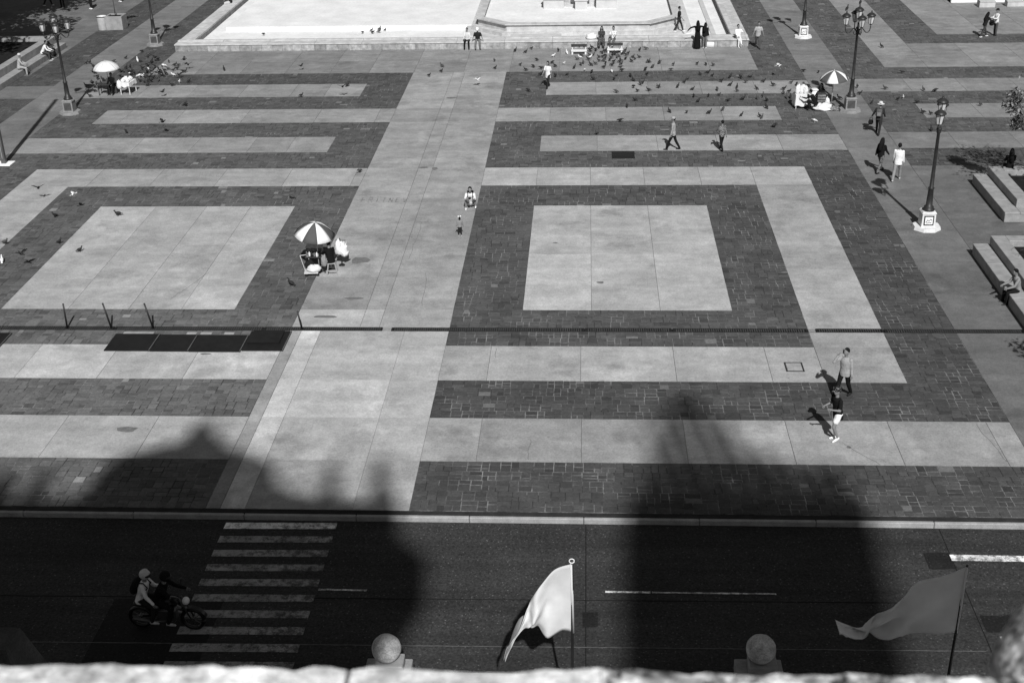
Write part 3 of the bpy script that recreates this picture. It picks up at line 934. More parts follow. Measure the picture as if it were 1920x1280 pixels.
# ------------------------------------------------------------------ street lamps
t = NT('lamp_glass', 0.25, 0.5)
t.color(t.remap(t.noise(t.n('TexCoord').outputs['Object'], 4, 2), .3, .7, .42, .6))
def lantern(parent, x, y, z, s=1.0):
    """tapered six-sided lantern: cage, glass, roof and finial"""
    n = 6
    bm = B(); frustum(bm, x, y, z + .06 * s, z + .46 * s, .105 * s, .185 * s, n, .3); gl = mesh_obj('lantern', bm, 'lamp_glass', parent)
    bm = B()
    for i in range(n):
        a = .3 + 2 * math.pi * i / n
        tube(bm, [(x + .11 * s * math.cos(a), y + .11 * s * math.sin(a), z + .05 * s), (x + .192 * s * math.cos(a), y + .192 * s * math.sin(a), z + .47 * s)], .013 * s, 4)
    frustum(bm, x, y, z, z + .058 * s, .05 * s, .12 * s, n, .3)
    mesh_obj('lantern_cage', bm, 'iron_post', gl)
    bm = B(); lathe(bm, [(.235 * s, z + .462 * s), (.24 * s, z + .49 * s), (.19 * s, z + .54 * s), (.12 * s, z + .60 * s), (.05 * s, z + .635 * s), (.03 * s, z + .66 * s), (.045 * s, z + .69 * s), (.012 * s, z + .74 * s)], 12, x, y); mesh_obj('lantern_roof', bm, 'iron_post', gl, smooth=True)
def street_lamp(x, y, label, arms, rot, plinth='lamp_plinth_grey', hp=.72):
    e = empty('street_lamp', (x, y, 0), 0, label, 'street lamp', 'cast iron lamps round the plaza')
    bm = B(); frustum(bm, 0, 0, 0, .14, .60, .56, 8, math.pi / 8); mesh_obj('foot_slab', bm, plinth, e)
    bm = B(); frustum(bm, 0, 0, .142, hp, .40, .38, 4, math.pi / 4); mesh_obj('pedestal', bm, plinth, e)
    bm = B(); frustum(bm, 0, 0, hp + .002, hp + .07, .42, .36, 4, math.pi / 4); mesh_obj('pedestal_cap', bm, plinth, e)
    bm = B(); box(bm, -.2, .2, -.292, -.279, .22, hp - .08); pn = mesh_obj('panel', bm, 'iron_dark' if plinth.endswith('white') else 'stone_dark', e)
    if plinth.endswith('white'):
        bm = B()
        box(bm, -.155, .155, -.297, -.2935, .27, hp - .13)
        mesh_obj('panel_field', bm, 'paper_white', pn)
        bm = B()
        tube(bm, [(-.12, -.301, .36), (-.05, -.301, .47), (.0, -.301, .41), (.07, -.301, .50), (.12, -.301, .44)], .016, 5)
        tube(bm, [(-.10, -.301, .32), (.02, -.301, .34), (.11, -.301, .36)], .012, 5)
        mesh_obj('panel_emblem', bm, 'stone_dark', pn)
    z = hp + .07
    bm = B(); lathe(bm, [(.24, z), (.25, z + .06), (.19, z + .10), (.20, z + .16), (.135, z + .22), (.125, z + .5), (.105, z + .9), (.125, z + .93), (.125, z + .97), (.085, z + 1.02), (.072, 2.6), (.062, 4.05), (.09, 4.08), (.09, 4.13), (.06, 4.18), (.055, 4.45)], 16); mesh_obj('post', bm, 'iron_post', e, smooth=True)
    bm = B(); ball(bm, (0, 0, 4.22), .11, 12, 8); mesh_obj('knot', bm, 'iron_post', e, smooth=True)
    for k in range(arms):
        a = rot + 2 * math.pi * k / arms
        c, s = math.cos(a), math.sin(a)
        pts = [(r * c, r * s, zz) for r, zz in ((.04, 4.20), (.14, 4.36), (.24, 4.40), (.32, 4.30), (.42, 4.18), (.54, 4.17), (.63, 4.28), (.655, 4.45), (.65, 4.56))]
        bm = B(); tube(bm, pts, [.03, .03, .028, .026, .026, .026, .026, .024, .022], 7)
        tube(bm, [(r * c, r * s, zz) for r, zz in ((.05, 4.1), (.16, 4.08), (.22, 4.16), (.17, 4.23))], .018, 6)
        mesh_obj('arm', bm, 'iron_post', e, smooth=True)
        lantern(e, .65 * c, .65 * s, 4.56)
    bm = B(); tube(bm, [(0, 0, 4.4), (0, 0, 4.86)], [.05, .03], 8); mesh_obj('stem', bm, 'iron_post', e, smooth=True)
    lantern(e, 0, 0, 4.86)
    return e
street_lamp(-28.70, 67.35, 'iron lamp with five lanterns on a grey plinth left of the white parasol', 4, rad(24))
street_lamp(-28.83, 83.35, 'iron lamp by the left corner of the fountain, its top cut off', 4, rad(24))
street_lamp(14.21, 83.8, 'iron lamp right of the fountain, its top cut off', 4, rad(10), 'lamp_plinth_white')
street_lamp(14.12, 66.8, 'iron lamp with five lanterns just right of the striped parasol', 4, rad(4))
street_lamp(14.11, 49.72, 'nearest iron lamp with three lanterns on a white plinth at the right', 2, rad(72), 'lamp_plinth_white')
e = empty('steel_pole', (-28.75, 58.5, 0), 0, 'plain tall steel pole on a white footing at the left edge', 'pole')
bm = B(); box(bm, -.42, .42, -.35, .35, 0, .05, .01); mesh_obj('footing', bm, 'paper_white', e)
plain('pole_steel', .09, .45, .4, .3, 2)
bm = B(); box(bm, -.11, .11, -.11, .11, .052, 11.0, .02); mesh_obj('pole_shaft', bm, 'pole_steel', e)
bm = B(); box(bm, -.02, .03, -.125, -.112, .3, 10.5); mesh_obj('conduit', bm, 'lamp_plinth_grey', e)

# ------------------------------------------------------------------ people
REMESH = []          # (object, voxel size, extra bmesh builder or None)
for nm, v in (('skin', .20), ('skin_dark', .13)):
    plain(nm, v, .6, .3, .06, 8)
def cloth(v, pattern=None):
    """fabric of a given grey, plain or mottled"""
    key = 'cloth_%s_%s' % (('%.3f' % v).replace('.', ''), pattern or 'plain')
    if key in MATS: return key
    t = NT(key, .9, .1)
    p = t.n('TexCoord').outputs['Object']
    a = t.remap(t.noise(p, 7, 4, .6), .3, .7, .86, 1.1)
    if pattern == 'spots':
        vo = t.n('TexVoronoi')
        t.t.links.new(p, vo.inputs['Vector'])
        vo.inputs['Scale'].default_value = 19
        a = t.remap(vo.outputs['Distance'], .34, .42, 8.0, 1.0) if v < .2 else t.remap(vo.outputs['Distance'], .3, .4, .15, 1.0)
    elif pattern == 'mottled':
        a = t.remap(t.noise(p, 22, 3, .7), .42, .56, .35, 2.6)
    t.color(t.math('MULTIPLY', a, v))
    t.bump(t.noise(p, 9, 3, .6), .7, .04)
    return key
def eball(bm, c, r, axis=None, seg=12, rings=8):
    M = Matrix()
    if axis is not None:
        M = Vector(axis).to_track_quat('Z', 'Y').to_matrix().to_4x4()
    ball(bm, c, r, seg, rings, M)
def limb(bm, a, b, ra, rb):
    a, b = Vector(a), Vector(b)
    m = (a + b) / 2
    tube(bm, [a, a * .65 + b * .35, b], [ra, (ra * .62 + rb * .38) * 1.06, rb], 10)
    eball(bm, a, ra * 1.0); eball(bm, b, rb * 1.0)
def torso(bm, pts, u):
    """closed stack of elliptical sections along the trunk"""
    n = 16
    f = Vector((0, u.z, -u.y))
    rings = []
    for p, rx, ry in pts:
        rings.append([bm.verts.new(Vector(p) + Vector((math.cos(2 * math.pi * k / n) * rx, 0, 0)) + f * (math.sin(2 * math.pi * k / n) * ry)) for k in range(n)])
    for a, b in zip(rings, rings[1:]):
        for k in range(n):
            bm.faces.new((a[k], a[(k + 1) % n], b[(k + 1) % n], b[k]))
    bm.faces.new(rings[0][::-1]); bm.faces.new(rings[-1])
def mobj(name, bm, mat, parent, vox):
    o = mesh_obj(name, bm, mat, parent, smooth=True)
    if vox:
        REMESH.append((o, vox))
    return o
STAND = dict(legL=(3, 4, 3), legR=(-2, 2, 3), armL=(4, 8, 12, 0), armR=(2, 8, 10, 0))
WALK = dict(legL=(24, 8, 2), legR=(-16, 14, 2), armL=(-16, 8, 14, 0), armR=(20, 8, 20, 0))
WALK2 = dict(legL=(-14, 16, 2), legR=(20, 6, 2), armL=(18, 8, 20, 0), armR=(-14, 8, 12, 0))
SIT = dict(legL=(82, 84, 7), legR=(80, 80, 7), armL=(28, 8, 42, -10), armR=(30, 8, 40, -10))
def person(loc, face, label, h=1.70, pose=STAND, top=(.3, 'long'), bottom=(.03, 'long'), hair=('short', .012), shoes=.02, seat=None, lean=2, head=(0, 0), skin='skin', vox=.022, hat=None, dress=None, slim=1.0, **kw):
    P = dict(STAND); P.update(pose); P.update(kw)
    s = h / 1.70
    R = math.radians
    X = Vector((1, 0, 0))
    u = Vector((0, math.sin(R(lean)), math.cos(R(lean))))
    J = {}
    def leg(sd, spec):
        f, k, ab = (R(q) for q in spec)
        hip = Vector((sd * .088, 0, -.03))
        d = Vector((sd * math.sin(ab), math.sin(f) * math.cos(ab), -math.cos(f) * math.cos(ab)))
        kn = hip + d * .425
        d2 = Vector((sd * math.sin(ab) * .3, math.sin(f - k), -math.cos(f - k)))
        an = kn + d2 * .415
        return hip, kn, an, d2
    for nm, sd in (('L', -1), ('R', 1)):
        J['hip' + nm], J['kn' + nm], J['an' + nm], J['sd' + nm] = leg(sd, P['leg' + nm])
    if seat is None:
        hz = -min(J['anL'].z, J['anR'].z) + .075
    else:
        hz = seat / s + .10
    O = Vector((0, 0, hz))
    for nm in 'LR':
        for q in ('hip', 'kn', 'an'): J[q + nm] = J[q + nm] + O
    if seat is None:       # keep the feet, not the pelvis, over the given spot
        c = (J['anL'] + J['anR']) / 2
        sh = Vector((-c.x, -c.y, 0))
    else:
        sh = Vector((0, 0, 0))
    O = O + sh
    for nm in 'LR':
        for q in ('hip', 'kn', 'an'): J[q + nm] = J[q + nm] + sh
    chest, neckb = O + u * .33, O + u * .49
    hp = R(head[1] + lean * .4)
    hu = Vector((0, math.sin(hp), math.cos(hp)))
    hc = neckb + u * .05 + hu * .155
    hy = R(head[0])
    hf = Vector((-math.sin(hy), math.cos(hy) * math.cos(hp), -math.sin(hp)))
    for nm, sd in (('L', -1), ('R', 1)):
        f, ab, el, tw = (R(q) for q in P['arm' + nm])
        f += R(lean) * .0
        shd = O + u * .445 + X * (sd * .172 * slim)
        d = Vector((sd * math.sin(ab), math.sin(f) * math.cos(ab), -math.cos(f) * math.cos(ab)))
        elb = shd + d * .275
        d2 = Vector((sd * (math.sin(tw) + math.sin(ab) * (1 if el < .6 else .35)), math.sin(f + el), -math.cos(f + el))).normalized()
        J['sh' + nm], J['el' + nm], J['wr' + nm], J['hd' + nm] = shd, elb, elb + d2 * .245, d2
    J = {k: (v * s if k[:2] not in ('sd', 'hd') else v) for k, v in J.items()}
    O, chest, neckb, hc = O * s, chest * s, neckb * s, hc * s
    # body: one continuous skin
    bm = B()
    torso(bm, [(O - u * .09 * s, .10 * s * slim, .09 * s), (O, .155 * s * slim, .105 * s), (O + u * .13 * s, .135 * s * slim, .09 * s), (O + u * .30 * s, .16 * s * slim, .105 * s), (O + u * .42 * s, .165 * s * slim, .09 * s), (O + u * .49 * s, .075 * s, .06 * s)], u)
    tube(bm, [neckb - u * .04 * s, hc - hu * .04 * s], [.058 * s, .05 * s], 10)
    ball(bm, hc, (.078 * s, .094 * s, .115 * s), 16, 12, Matrix.Rotation(hy, 4, 'Z') @ Matrix.Rotation(-hp, 4, 'X'))
    eball(bm, hc + hf * .045 * s - hu * .062 * s, (.052 * s, .052 * s, .05 * s))
    eball(bm, hc + hf * .098 * s - hu * .018 * s, (.014 * s, .018 * s, .026 * s))
    sd_ = hf.cross(hu).normalized()
    for q in (-1, 1): eball(bm, hc + sd_ * q * .08 * s - hu * .01 * s, (.013 * s, .02 * s, .03 * s))
    for nm in 'LR':
        limb(bm, J['sh' + nm], J['el' + nm], .05 * s, .038 * s)
        limb(bm, J['el' + nm], J['wr' + nm], .039 * s, .026 * s)
        limb(bm, J['hip' + nm], J['kn' + nm], .082 * s * slim, .052 * s)
        limb(bm, J['kn' + nm], J['an' + nm], .053 * s, .034 * s)
        eball(bm, J['wr' + nm] + J['hd' + nm] * .05 * s, (.02 * s, .036 * s, .05 * s), J['hd' + nm])
    body = mobj('person', bm, skin, None, vox)
    body['_fingers'] = 1
    body.location = loc
    body.rotation_euler = (0, 0, R(face))
    tag(body, label, 'person')
    # fingers are added to the skin mesh after remeshing
    fb = B()
    for nm, sd in (('L', -1), ('R', 1)):
        d = J['hd' + nm]
        w0 = J['wr' + nm] + d * .075 * s
        side = d.cross(Vector((1, 0, 0)))
        side = side.normalized() if side.length > .1 else Vector((0, 1, 0))
        palm = d.cross(side) * sd
        for k, L in enumerate((.062, .074, .07, .055)):
            b0 = w0 + side * (.027 - .018 * k) * s
            b1 = b0 + d * L * .55 * s + palm * .008 * s
            b2 = b0 + d * L * .85 * s + palm * .028 * s
            tube(fb, [b0, b1, b2], [.0095 * s, .009 * s, .007 * s], 5)
        t0 = J['wr' + nm] + d * .035 * s + side * .03 * s
        tube(fb, [t0, t0 + side * .03 * s + d * .025 * s, t0 + side * .03 * s + d * .055 * s + palm * .01 * s], [.011 * s, .010 * s, .008 * s], 5)
    for q in (-1, 1): ball(fb, hc + hf * .082 * s + sd_ * q * .032 * s + hu * .012 * s, .010 * s, 6, 4)
    FING[body.name] = fb
    # top
    if top:
        bm = B()
        e = .016 * s
        ln = .13 if len(top) < 4 else top[3]
        torso(bm, [(O - u * ln * s, .165 * s * slim + e, .115 * s + e), (O, .158 * s * slim + e, .112 * s + e), (O + u * .13 * s, .142 * s * slim + e, .10 * s + e), (O + u * .30 * s, .165 * s * slim + e, .11 * s + e), (O + u * .425 * s, .165 * s * slim + e, .094 * s + e), (O + u * .485 * s, .085 * s + e, .066 * s + e), (O + u * .51 * s, .05 * s + e, .045 * s + e)], u)
        for nm in 'LR':
            if top[1] == 'long':
                limb(bm, J['sh' + nm], J['el' + nm], .060 * s, .050 * s)
                limb(bm, J['el' + nm], J['wr' + nm], .050 * s, .038 * s)
            elif top[1] == 'short':
                limb(bm, J['sh' + nm], J['sh' + nm].lerp(J['el' + nm], .72), .062 * s, .056 * s)
        mobj('shirt', bm, cloth(top[0], top[2] if len(top) > 2 else None), body, vox)
    if dress:
        bm = B()
        kz = min(J['knL'].z, J['knR'].z)
        c = (J['anL'] + J['anR']) / 2
        mid = (J['knL'] + J['knR']) / 2
        if seat is None:
            torso(bm, [((c.x, c.y, .08), .24 * s, .20 * s), (mid, .20 * s, .16 * s), (O, .17 * s, .13 * s), (O + u * .12 * s, .15 * s, .11 * s)], Vector((0, 0, 1)))
        else:
            for nm in 'LR':
                limb(bm, J['hip' + nm], J['kn' + nm], .125 * s, .11 * s)
                limb(bm, J['kn' + nm], J['kn' + nm].lerp(J['an' + nm], .75), .105 * s, .10 * s)
            limb(bm, J['knL'], J['knR'], .10 * s, .10 * s)
        mobj('skirt', bm, cloth(*dress), body, vox)
    elif bottom:
        bm = B()
        e = .013 * s
        torso(bm, [(O - u * .10 * s, .13 * s * slim, .10 * s), (O, .158 * s * slim + e * .6, .108 * s + e * .6), (O + u * .09 * s, .14 * s * slim + e * .6, .095 * s + e * .6)], u)
        for nm in 'LR':
            if bottom[1] == 'long':
                limb(bm, J['hip' + nm], J['kn' + nm], .092 * s * slim, .068 * s)
                limb(bm, J['kn' + nm], J['kn' + nm].lerp(J['an' + nm], .97), .068 * s, .054 * s)
            else:
                limb(bm, J['hip' + nm], J['hip' + nm].lerp(J['kn' + nm], .58), .098 * s * slim, .09 * s)
        mobj('trousers' if bottom[1] == 'long' else 'shorts', bm, cloth(bottom[0], bottom[2] if len(bottom) > 2 else None), body, vox)
    for nm in 'LR':
        bm = B()
        a = J['an' + nm]
        sdv = J['sd' + nm]
        toe = Vector((0, -sdv.z, sdv.y)).normalized()
        if seat is not None or abs(a.z - .075 * s) < .06: toe = (toe + Vector((0, 1, 0)) * 3).normalized(); toe.z *= .3
        upv = -sdv
        eball(bm, a - Vector((0, 0, .03 * s)) - toe * .015 * s, (.042 * s, .05 * s, .045 * s))
        tube(bm, [a - toe * .05 * s - Vector((0, 0, .04 * s)), a + toe * .06 * s - Vector((0, 0, .04 * s)), a + toe * .16 * s - Vector((0, 0, .05 * s))], [.036 * s, .044 * s, .03 * s], 10)
        eball(bm, a + toe * .16 * s - Vector((0, 0, .05 * s)), .03 * s)
        mobj('shoe', bm, cloth(shoes), body, vox * .8)
    hm = cloth(hair[1])
    if hair[0]:
        bm = B()
        eball(bm, hc + hu * .022 * s - hf * .018 * s, (.088 * s, .098 * s, .108 * s))
        if hair[0] == 'long':
            tube(bm, [hc + hu * .02 * s - hf * .05 * s, hc - hf * .10 * s - hu * .12 * s, O + u * .30 * s - hf * .15 * s, O + u * .17 * s - hf * .14 * s], [.085 * s, .095 * s, .10 * s, .05 * s], 12)
            for q in (-1, 1): tube(bm, [hc + sd_ * q * .06 * s, hc + sd_ * q * .085 * s - hu * .12 * s - hf * .03 * s, O + u * .36 * s + sd_ * q * .09 * s - hf * .08 * s], [.04 * s, .04 * s, .03 * s], 8)
        elif hair[0] == 'tail':
            tube(bm, [hc - hf * .09 * s + hu * .03 * s, hc - hf * .14 * s - hu * .06 * s, hc - hf * .13 * s - hu * .22 * s], [.035 * s, .04 * s, .018 * s], 8)
        elif hair[0] == 'bob':
            tube(bm, [hc - hf * .03 * s, hc - hf * .05 * s - hu * .11 * s], [.095 * s, .09 * s], 12)
        ho = mobj('hair', bm, hm, body, None)
        # cut the face free: pull hair in front of the face back
        for v in ho.data.vertices:
            r = Vector(v.co) - hc
            fwd, upw = r.dot(hf), r.dot(hu)
            if fwd > .035 * s and upw < .055 * s:
                v.co = Vector(v.co) - hf * (fwd - .03 * s) - hf * .0
    if hat:
        kind, tone = hat[0], hat[1]
        hm2 = cloth(tone, hat[2] if len(hat) > 2 else None)
        M = Matrix.Translation(hc + hu * .05 * s) @ Matrix.Rotation(hy, 4, 'Z') @ Matrix.Rotation(-hp, 4, 'X')
        bm = B()
        lathe(bm, [(.101 * s, -.02 * s), (.106 * s, .0), (.10 * s, .045 * s), (.075 * s, .085 * s), (.03 * s, .10 * s)], 16)
        if kind == 'cap':
            vs = [bm.verts.new((x * s, y * s, z * s)) for x, y, z in ((-.075, .07, -.012), (-.06, .155, -.03), (0, .18, -.034), (.06, .155, -.03), (.075, .07, -.012), (.075, .07, -.002), (.06, .155, -.02), (0, .18, -.024), (-.06, .155, -.02), (-.075, .07, -.002))]
            bm.faces.new(vs[:5][::-1]); bm.faces.new(vs[5:][::-1])
            for i in range(5):
                bm.faces.new((vs[i], vs[(i + 1) % 5], vs[9 - (i + 1) % 5] if i < 4 else vs[9], vs[9 - i]))
        elif kind == 'brim':
            lathe(bm, [(.10 * s, -.02 * s), (.19 * s, -.035 * s), (.195 * s, -.028 * s), (.10 * s, -.008 * s)], 20)
        elif kind == 'helmet':
            ball(bm, (0, 0, -.035 * s), (.118 * s, .138 * s, .135 * s), 18, 12)
        bm.transform(M)
        ho2 = mobj('helmet' if kind == 'helmet' else 'hat', bm, hm2, body, None)
        if kind == 'helmet':
            bm = B(); ball(bm, (0, .055 * s, -.035 * s), (.112 * s, .105 * s, .065 * s), 14, 10); bm.transform(M); mobj('visor', bm, 'iron_dark', ho2, None)
    body['_hand'] = 0
    del body['_hand']; del body['_fingers']
    M = Matrix.Translation(loc) @ Matrix.Rotation(R(face), 4, 'Z')
    return {'body': body, 'M': M, 'J': J, 's': s, 'hc': hc, 'O': O, 'u': u}
FING = {}
def finish_people():
    for o, vox in REMESH:
        md = o.modifiers.new('remesh', 'REMESH')
        md.mode = 'VOXEL'
        md.voxel_size = vox
        md.use_smooth_shade = True
    bpy.context.view_layer.update()
    dg = bpy.context.evaluated_depsgraph_get()
    done = []
    for o, vox in REMESH:
        done.append((o, bpy.data.meshes.new_from_object(o.evaluated_get(dg))))
    for o, me in done:
        o.modifiers.clear()
        if o.name in FING:
            bm = B(); bm.from_mesh(me)
            tmp = bpy.data.meshes.new('tmp'); FING[o.name].to_mesh(tmp); FING[o.name].free()
            bm.from_mesh(tmp); bm.to_mesh(me); bm.free(); bpy.data.meshes.remove(tmp)
        for p in me.polygons: p.use_smooth = True
        o.data = me
NV, FV = .022, .03        # voxel size near and far
def backpack(pp, tone, label, lower=0.0):
    s, O, u = pp['s'], pp['O'], pp['u']
    bm = B()
    f = Vector((0, u.z, -u.y))
    c = O + u * (.28 - lower) * s - f * .20 * s
    M = Matrix(((1, f.x, u.x, c.x), (0, f.y, u.y, c.y), (0, f.z, u.z, c.z), (0, 0, 0, 1)))
    bb = B(); box(bb, -.14, .14, -.075, .075, -.2, .2, .05)
    bb.transform(M)
    e = mesh_obj('backpack', bb, cloth(tone), None, smooth=True)
    e.matrix_world = pp['M']
    tag(e, label, 'backpack')
    for q in (-1, 1):
        bm = B()
        tube(bm, [c + u * .16 * s + X_ * q * .09 for X_ in (Vector((1, 0, 0)),)] + [O + u * .51 * s + Vector((q * .10, 0, 0)), O + u * .42 * s + f * .125 * s + Vector((q * .11, 0, 0)), O + u * .22 * s + f * .06 * s + Vector((q * .17, 0, 0))], .016, 6)
        mesh_obj('strap', bm, cloth(tone), e, smooth=True)
    bm = B(); bb = box(bm, -.09, .09, -.095, -.073, -.14, .04, .008); bm.transform(M); mesh_obj('front_pocket', bm, cloth(min(tone * 2.2, .4)), e)
def blob(name, loc, size, mat, label, cat, seed=0, group=None, rough=.28, seg=20):
    """soft bag: a lumpy, flat-bottomed sack with a gathered top"""
    bm = B()
    ball(bm, (0, 0, 0), 1, seg, seg * 2 // 3)
    for v in bm.verts:
        n = v.co.normalized()
        k = 1 + rough * noise.noise(n * 2.1 + Vector((seed, 0, 0))) + rough * .5 * noise.noise(n * 5 + Vector((0, seed, 0)))
        v.co = Vector((n.x * k * size[0] / 2, n.y * k * size[1] / 2, max(0, (n.z * .62 + .42)) * k * size[2]))
    o = mesh_obj(name, bm, mat, None, loc, True)
    return tag(o, label, cat, group)
def hand_bag(pp, side, tone, label, size=(.26, .12, .26)):
    J = pp['J']
    p = pp['M'] @ (J['wr' + side] + J['hd' + side] * .1)
    e = empty('handbag', (p.x, p.y, p.z - size[2] - .12), 0, label, 'bag')
    bm = B(); ball(bm, (0, 0, size[2] / 2), (size[0] / 2, size[1] / 2, size[2] / 2), 14, 10)
    for v in bm.verts: v.co.z = max(.0, min(size[2], (v.co.z - size[2] / 2) * 1.15 + size[2] / 2))
    mesh_obj('bag_body', bm, cloth(tone), e, smooth=True)
    bm = B(); tube(bm, [(-.08, 0, size[2] - .02), (-.05, 0, size[2] + .10), (0, 0, size[2] + .13), (.05, 0, size[2] + .10), (.08, 0, size[2] - .02)], .012, 6); mesh_obj('bag_handle', bm, cloth(tone), e, smooth=True)

pp = person((8.12, 35.24, 0), 140, 'person in a pale long-sleeved shirt and black trousers talking on a phone', 1.72, WALK2, (.30, 'long'), (.010, 'long'), armR=(62, 22, 132, -30), armL=(-4, 8, 8, 0), head=(-8, 2), vox=NV)
q = pp['M'] @ (pp['hc'] + Vector((.10, .02, -.02)))
bm = B(); box(bm, -.012, .012, -.035, .035, -.07, .07, .008)
tag(mesh_obj('mobile_phone', bm, 'iron_dark', None, q), 'black phone held at the ear of the person in a pale shirt', 'phone')
person((7.45, 32.62, 0), 112, 'person running in a black top, white shorts and a spotted cap', 1.74, dict(legL=(22, 46, 2), legR=(0, 8, 2)), (.010, 'short', None, .2), (.78, 'short'), ('short', .03), shoes=.8, armL=(12, 16, 92, -16), armR=(-6, 18, 88, -16), lean=8, hat=('cap', .02, 'spots'), vox=NV, slim=1.1)
person((4.33, 60.27, 0), 78, 'person in a grey top and pale cap walking left by the black hatch', 1.66, WALK, (.30, 'long'), (.012, 'long'), armL=(4, 6, 10, 0), armR=(6, 6, 14, 0), hat=('cap', .32), vox=NV)
pp = person((6.69, 60.15, 0), 25, 'person in a dark patterned top and black trousers seen from behind', 1.5, WALK2, (.09, 'short', 'mottled'), (.012, 'long'), vox=NV)
person((-2.15, 71.9, 0), 150, 'person in a loose white top and dark trousers with a ponytail', 1.55, WALK, (.75, 'short', None, .26), (.02, 'long'), ('tail', .012), vox=FV)
pp = person((14.74, 62.63, 0), -22, 'person in a pale sun hat and dark jacket walking away with a backpack', 1.66, WALK, (.03, 'long'), (.025, 'long'), hat=('brim', .55), armL=(10, 26, 14, 0), vox=NV)
backpack(pp, .09, 'grey backpack worn by the person in the pale sun hat')
hand_bag(pp, 'L', .012, 'black bag in the left hand of the person in the sun hat')
person((13.62, 56.75, 0), -48, 'person with long dark hair, black top and patterned trousers walking beside a white shirt', 1.66, WALK, (.010, 'long'), (.07, 'long', 'mottled'), ('long', .010), vox=NV)
person((14.15, 55.62, 0), -22, 'person in a white shirt and pale jeans seen from behind', 1.74, WALK2, (.74, 'long', None, .17), (.24, 'long'), shoes=.5, armL=(6, 6, 14, 0), armR=(4, 6, 10, 0), vox=NV)
pp = person((25.67, 83.36, 0), -70, 'person with long dark hair and dark clothes leaning forward at the upper right', 1.62, WALK, (.015, 'long'), (.05, 'long'), ('long', .010), shoes=.7, lean=16, armR=(40, 6, 60, -10), armL=(40, 6, 60, -10), vox=FV)
hand_bag(pp, 'L', .012, 'black shoulder bag of the leaning person at the upper right', (.34, .16, .34))
person((26.53, 83.77, 0), 112, 'person in a white shirt and grey trousers facing the leaning person', 1.68, STAND, (.62, 'long'), (.07, 'long'), armL=(28, 6, 70, -16), armR=(28, 6, 70, -16), hat=('cap', .02), vox=FV)
person((6.13, 84.45, .30), -95, 'person in dark clothes and white shoes walking along the fountain ledge', 1.66, WALK, (.02, 'short'), (.03, 'long'), shoes=.8, vox=FV)
person((7.1, 80.9, 0), 10, 'person in a long black garment with arms spread in front of the fountain', 1.74, STAND, (.008, 'long'), (.01, 'long'), ('long', .008), armL=(0, 78, 5, 0), armR=(0, 78, 5, 0), dress=(.008,), vox=FV)
person((7.58, 81.05, 0), -30, 'person in black standing close beside the one with spread arms', 1.58, STAND, (.012, 'long'), (.16, 'long'), ('long', .010), shoes=.7, vox=FV)
person((9.75, 81.62, 0), 200, 'person in white sitting on the right end of the fountain wall', 1.66, SIT, (.78, 'long'), (.72, 'long'), ('short', .012), shoes=.6, seat=.475, legL=(100, 62, -18), armL=(62, 8, 40, -10), lean=-6, vox=FV)
person((10.93, 81.0, 0), 178, 'person in a grey shirt standing at the right corner of the fountain', 1.66, WALK, (.36, 'short'), (.07, 'long'), ('short', .012), armL=(0, 20, 6, 0), armR=(0, 20, 6, 0), vox=FV)
person((1.03, 81.62, 0), 176, 'person in a dark patterned dress sitting on the fountain wall', 1.62, SIT, (.03, 'short', 'mottled'), None, ('long', .012), seat=.475, dress=(.05, 'mottled'), vox=FV)
person((1.78, 81.62, 0), 158, 'person in a pale patterned top sitting at the right of the pair on the wall', 1.62, SIT, (.40, 'short', 'mottled'), (.10, 'long'), ('tail', .012), shoes=.8, seat=.475, legL=(92, 40, 16), vox=FV)
person((-7.66, 81.62, 0), 178, 'person in a pale blouse and black skirt sitting on the fountain wall', 1.62, SIT, (.55, 'long'), (.012, 'long'), ('tail', .012), seat=.475, vox=FV)
person((-6.98, 81.62, 0), 184, 'person in a white cap and dark vest sitting on the fountain wall', 1.66, SIT, (.02, 'short'), (.16, 'long'), seat=.475, hat=('cap', .8), armL=(10, 22, 10, 0), armR=(10, 22, 10, 0), lean=8, head=(0, 14), vox=FV)
pp = person((-5.01, 52.1, 0), 182, 'person in a white shirt crouching on the central path to take a photo', 1.70, dict(legL=(138, 152, 14), legR=(128, 140, 12)), (.70, 'long'), (.22, 'long'), ('short', .010), shoes=.75, armL=(52, 10, 70, -22), armR=(52, 10, 70, -22), lean=24, vox=NV)
backpack(pp, .012, 'black backpack on the crouching person in white')
q = pp['M'] @ ((pp['J']['wrL'] + pp['J']['wrR']) / 2 + Vector((0, .08, .04)))
bm = B(); box(bm, -.06, .06, -.035, .035, -.045, .045, .01); bmesh.ops.create_cone(bm, cap_ends=True, segments=12, radius1=.032, radius2=.036, depth=.08, matrix=Matrix.Translation((0, -.07, 0)) @ Matrix.Rotation(math.pi / 2, 4, 'X'))
tag(mesh_obj('hand_camera', bm, 'iron_dark', None, q), 'small black camera in the hands of the crouching person', 'camera')
pp = person((-5.19, 48.89, 0), 15, 'small child in a grey jumper seen from behind on the central path', .80, STAND, (.22, 'long'), (.022, 'long'), ('bob', .010), shoes=.85, armL=(2, 14, 10, 0), armR=(2, 14, 10, 0), slim=1.12, vox=.018)
bm = B()
for q in (-1, 1): ball(bm, pp['hc'] + Vector((q * .045, 0, .085)), (.035, .02, .03), 8, 6)
o = mesh_obj('hair_bow', bm, 'paper_white', pp['body'], smooth=True)

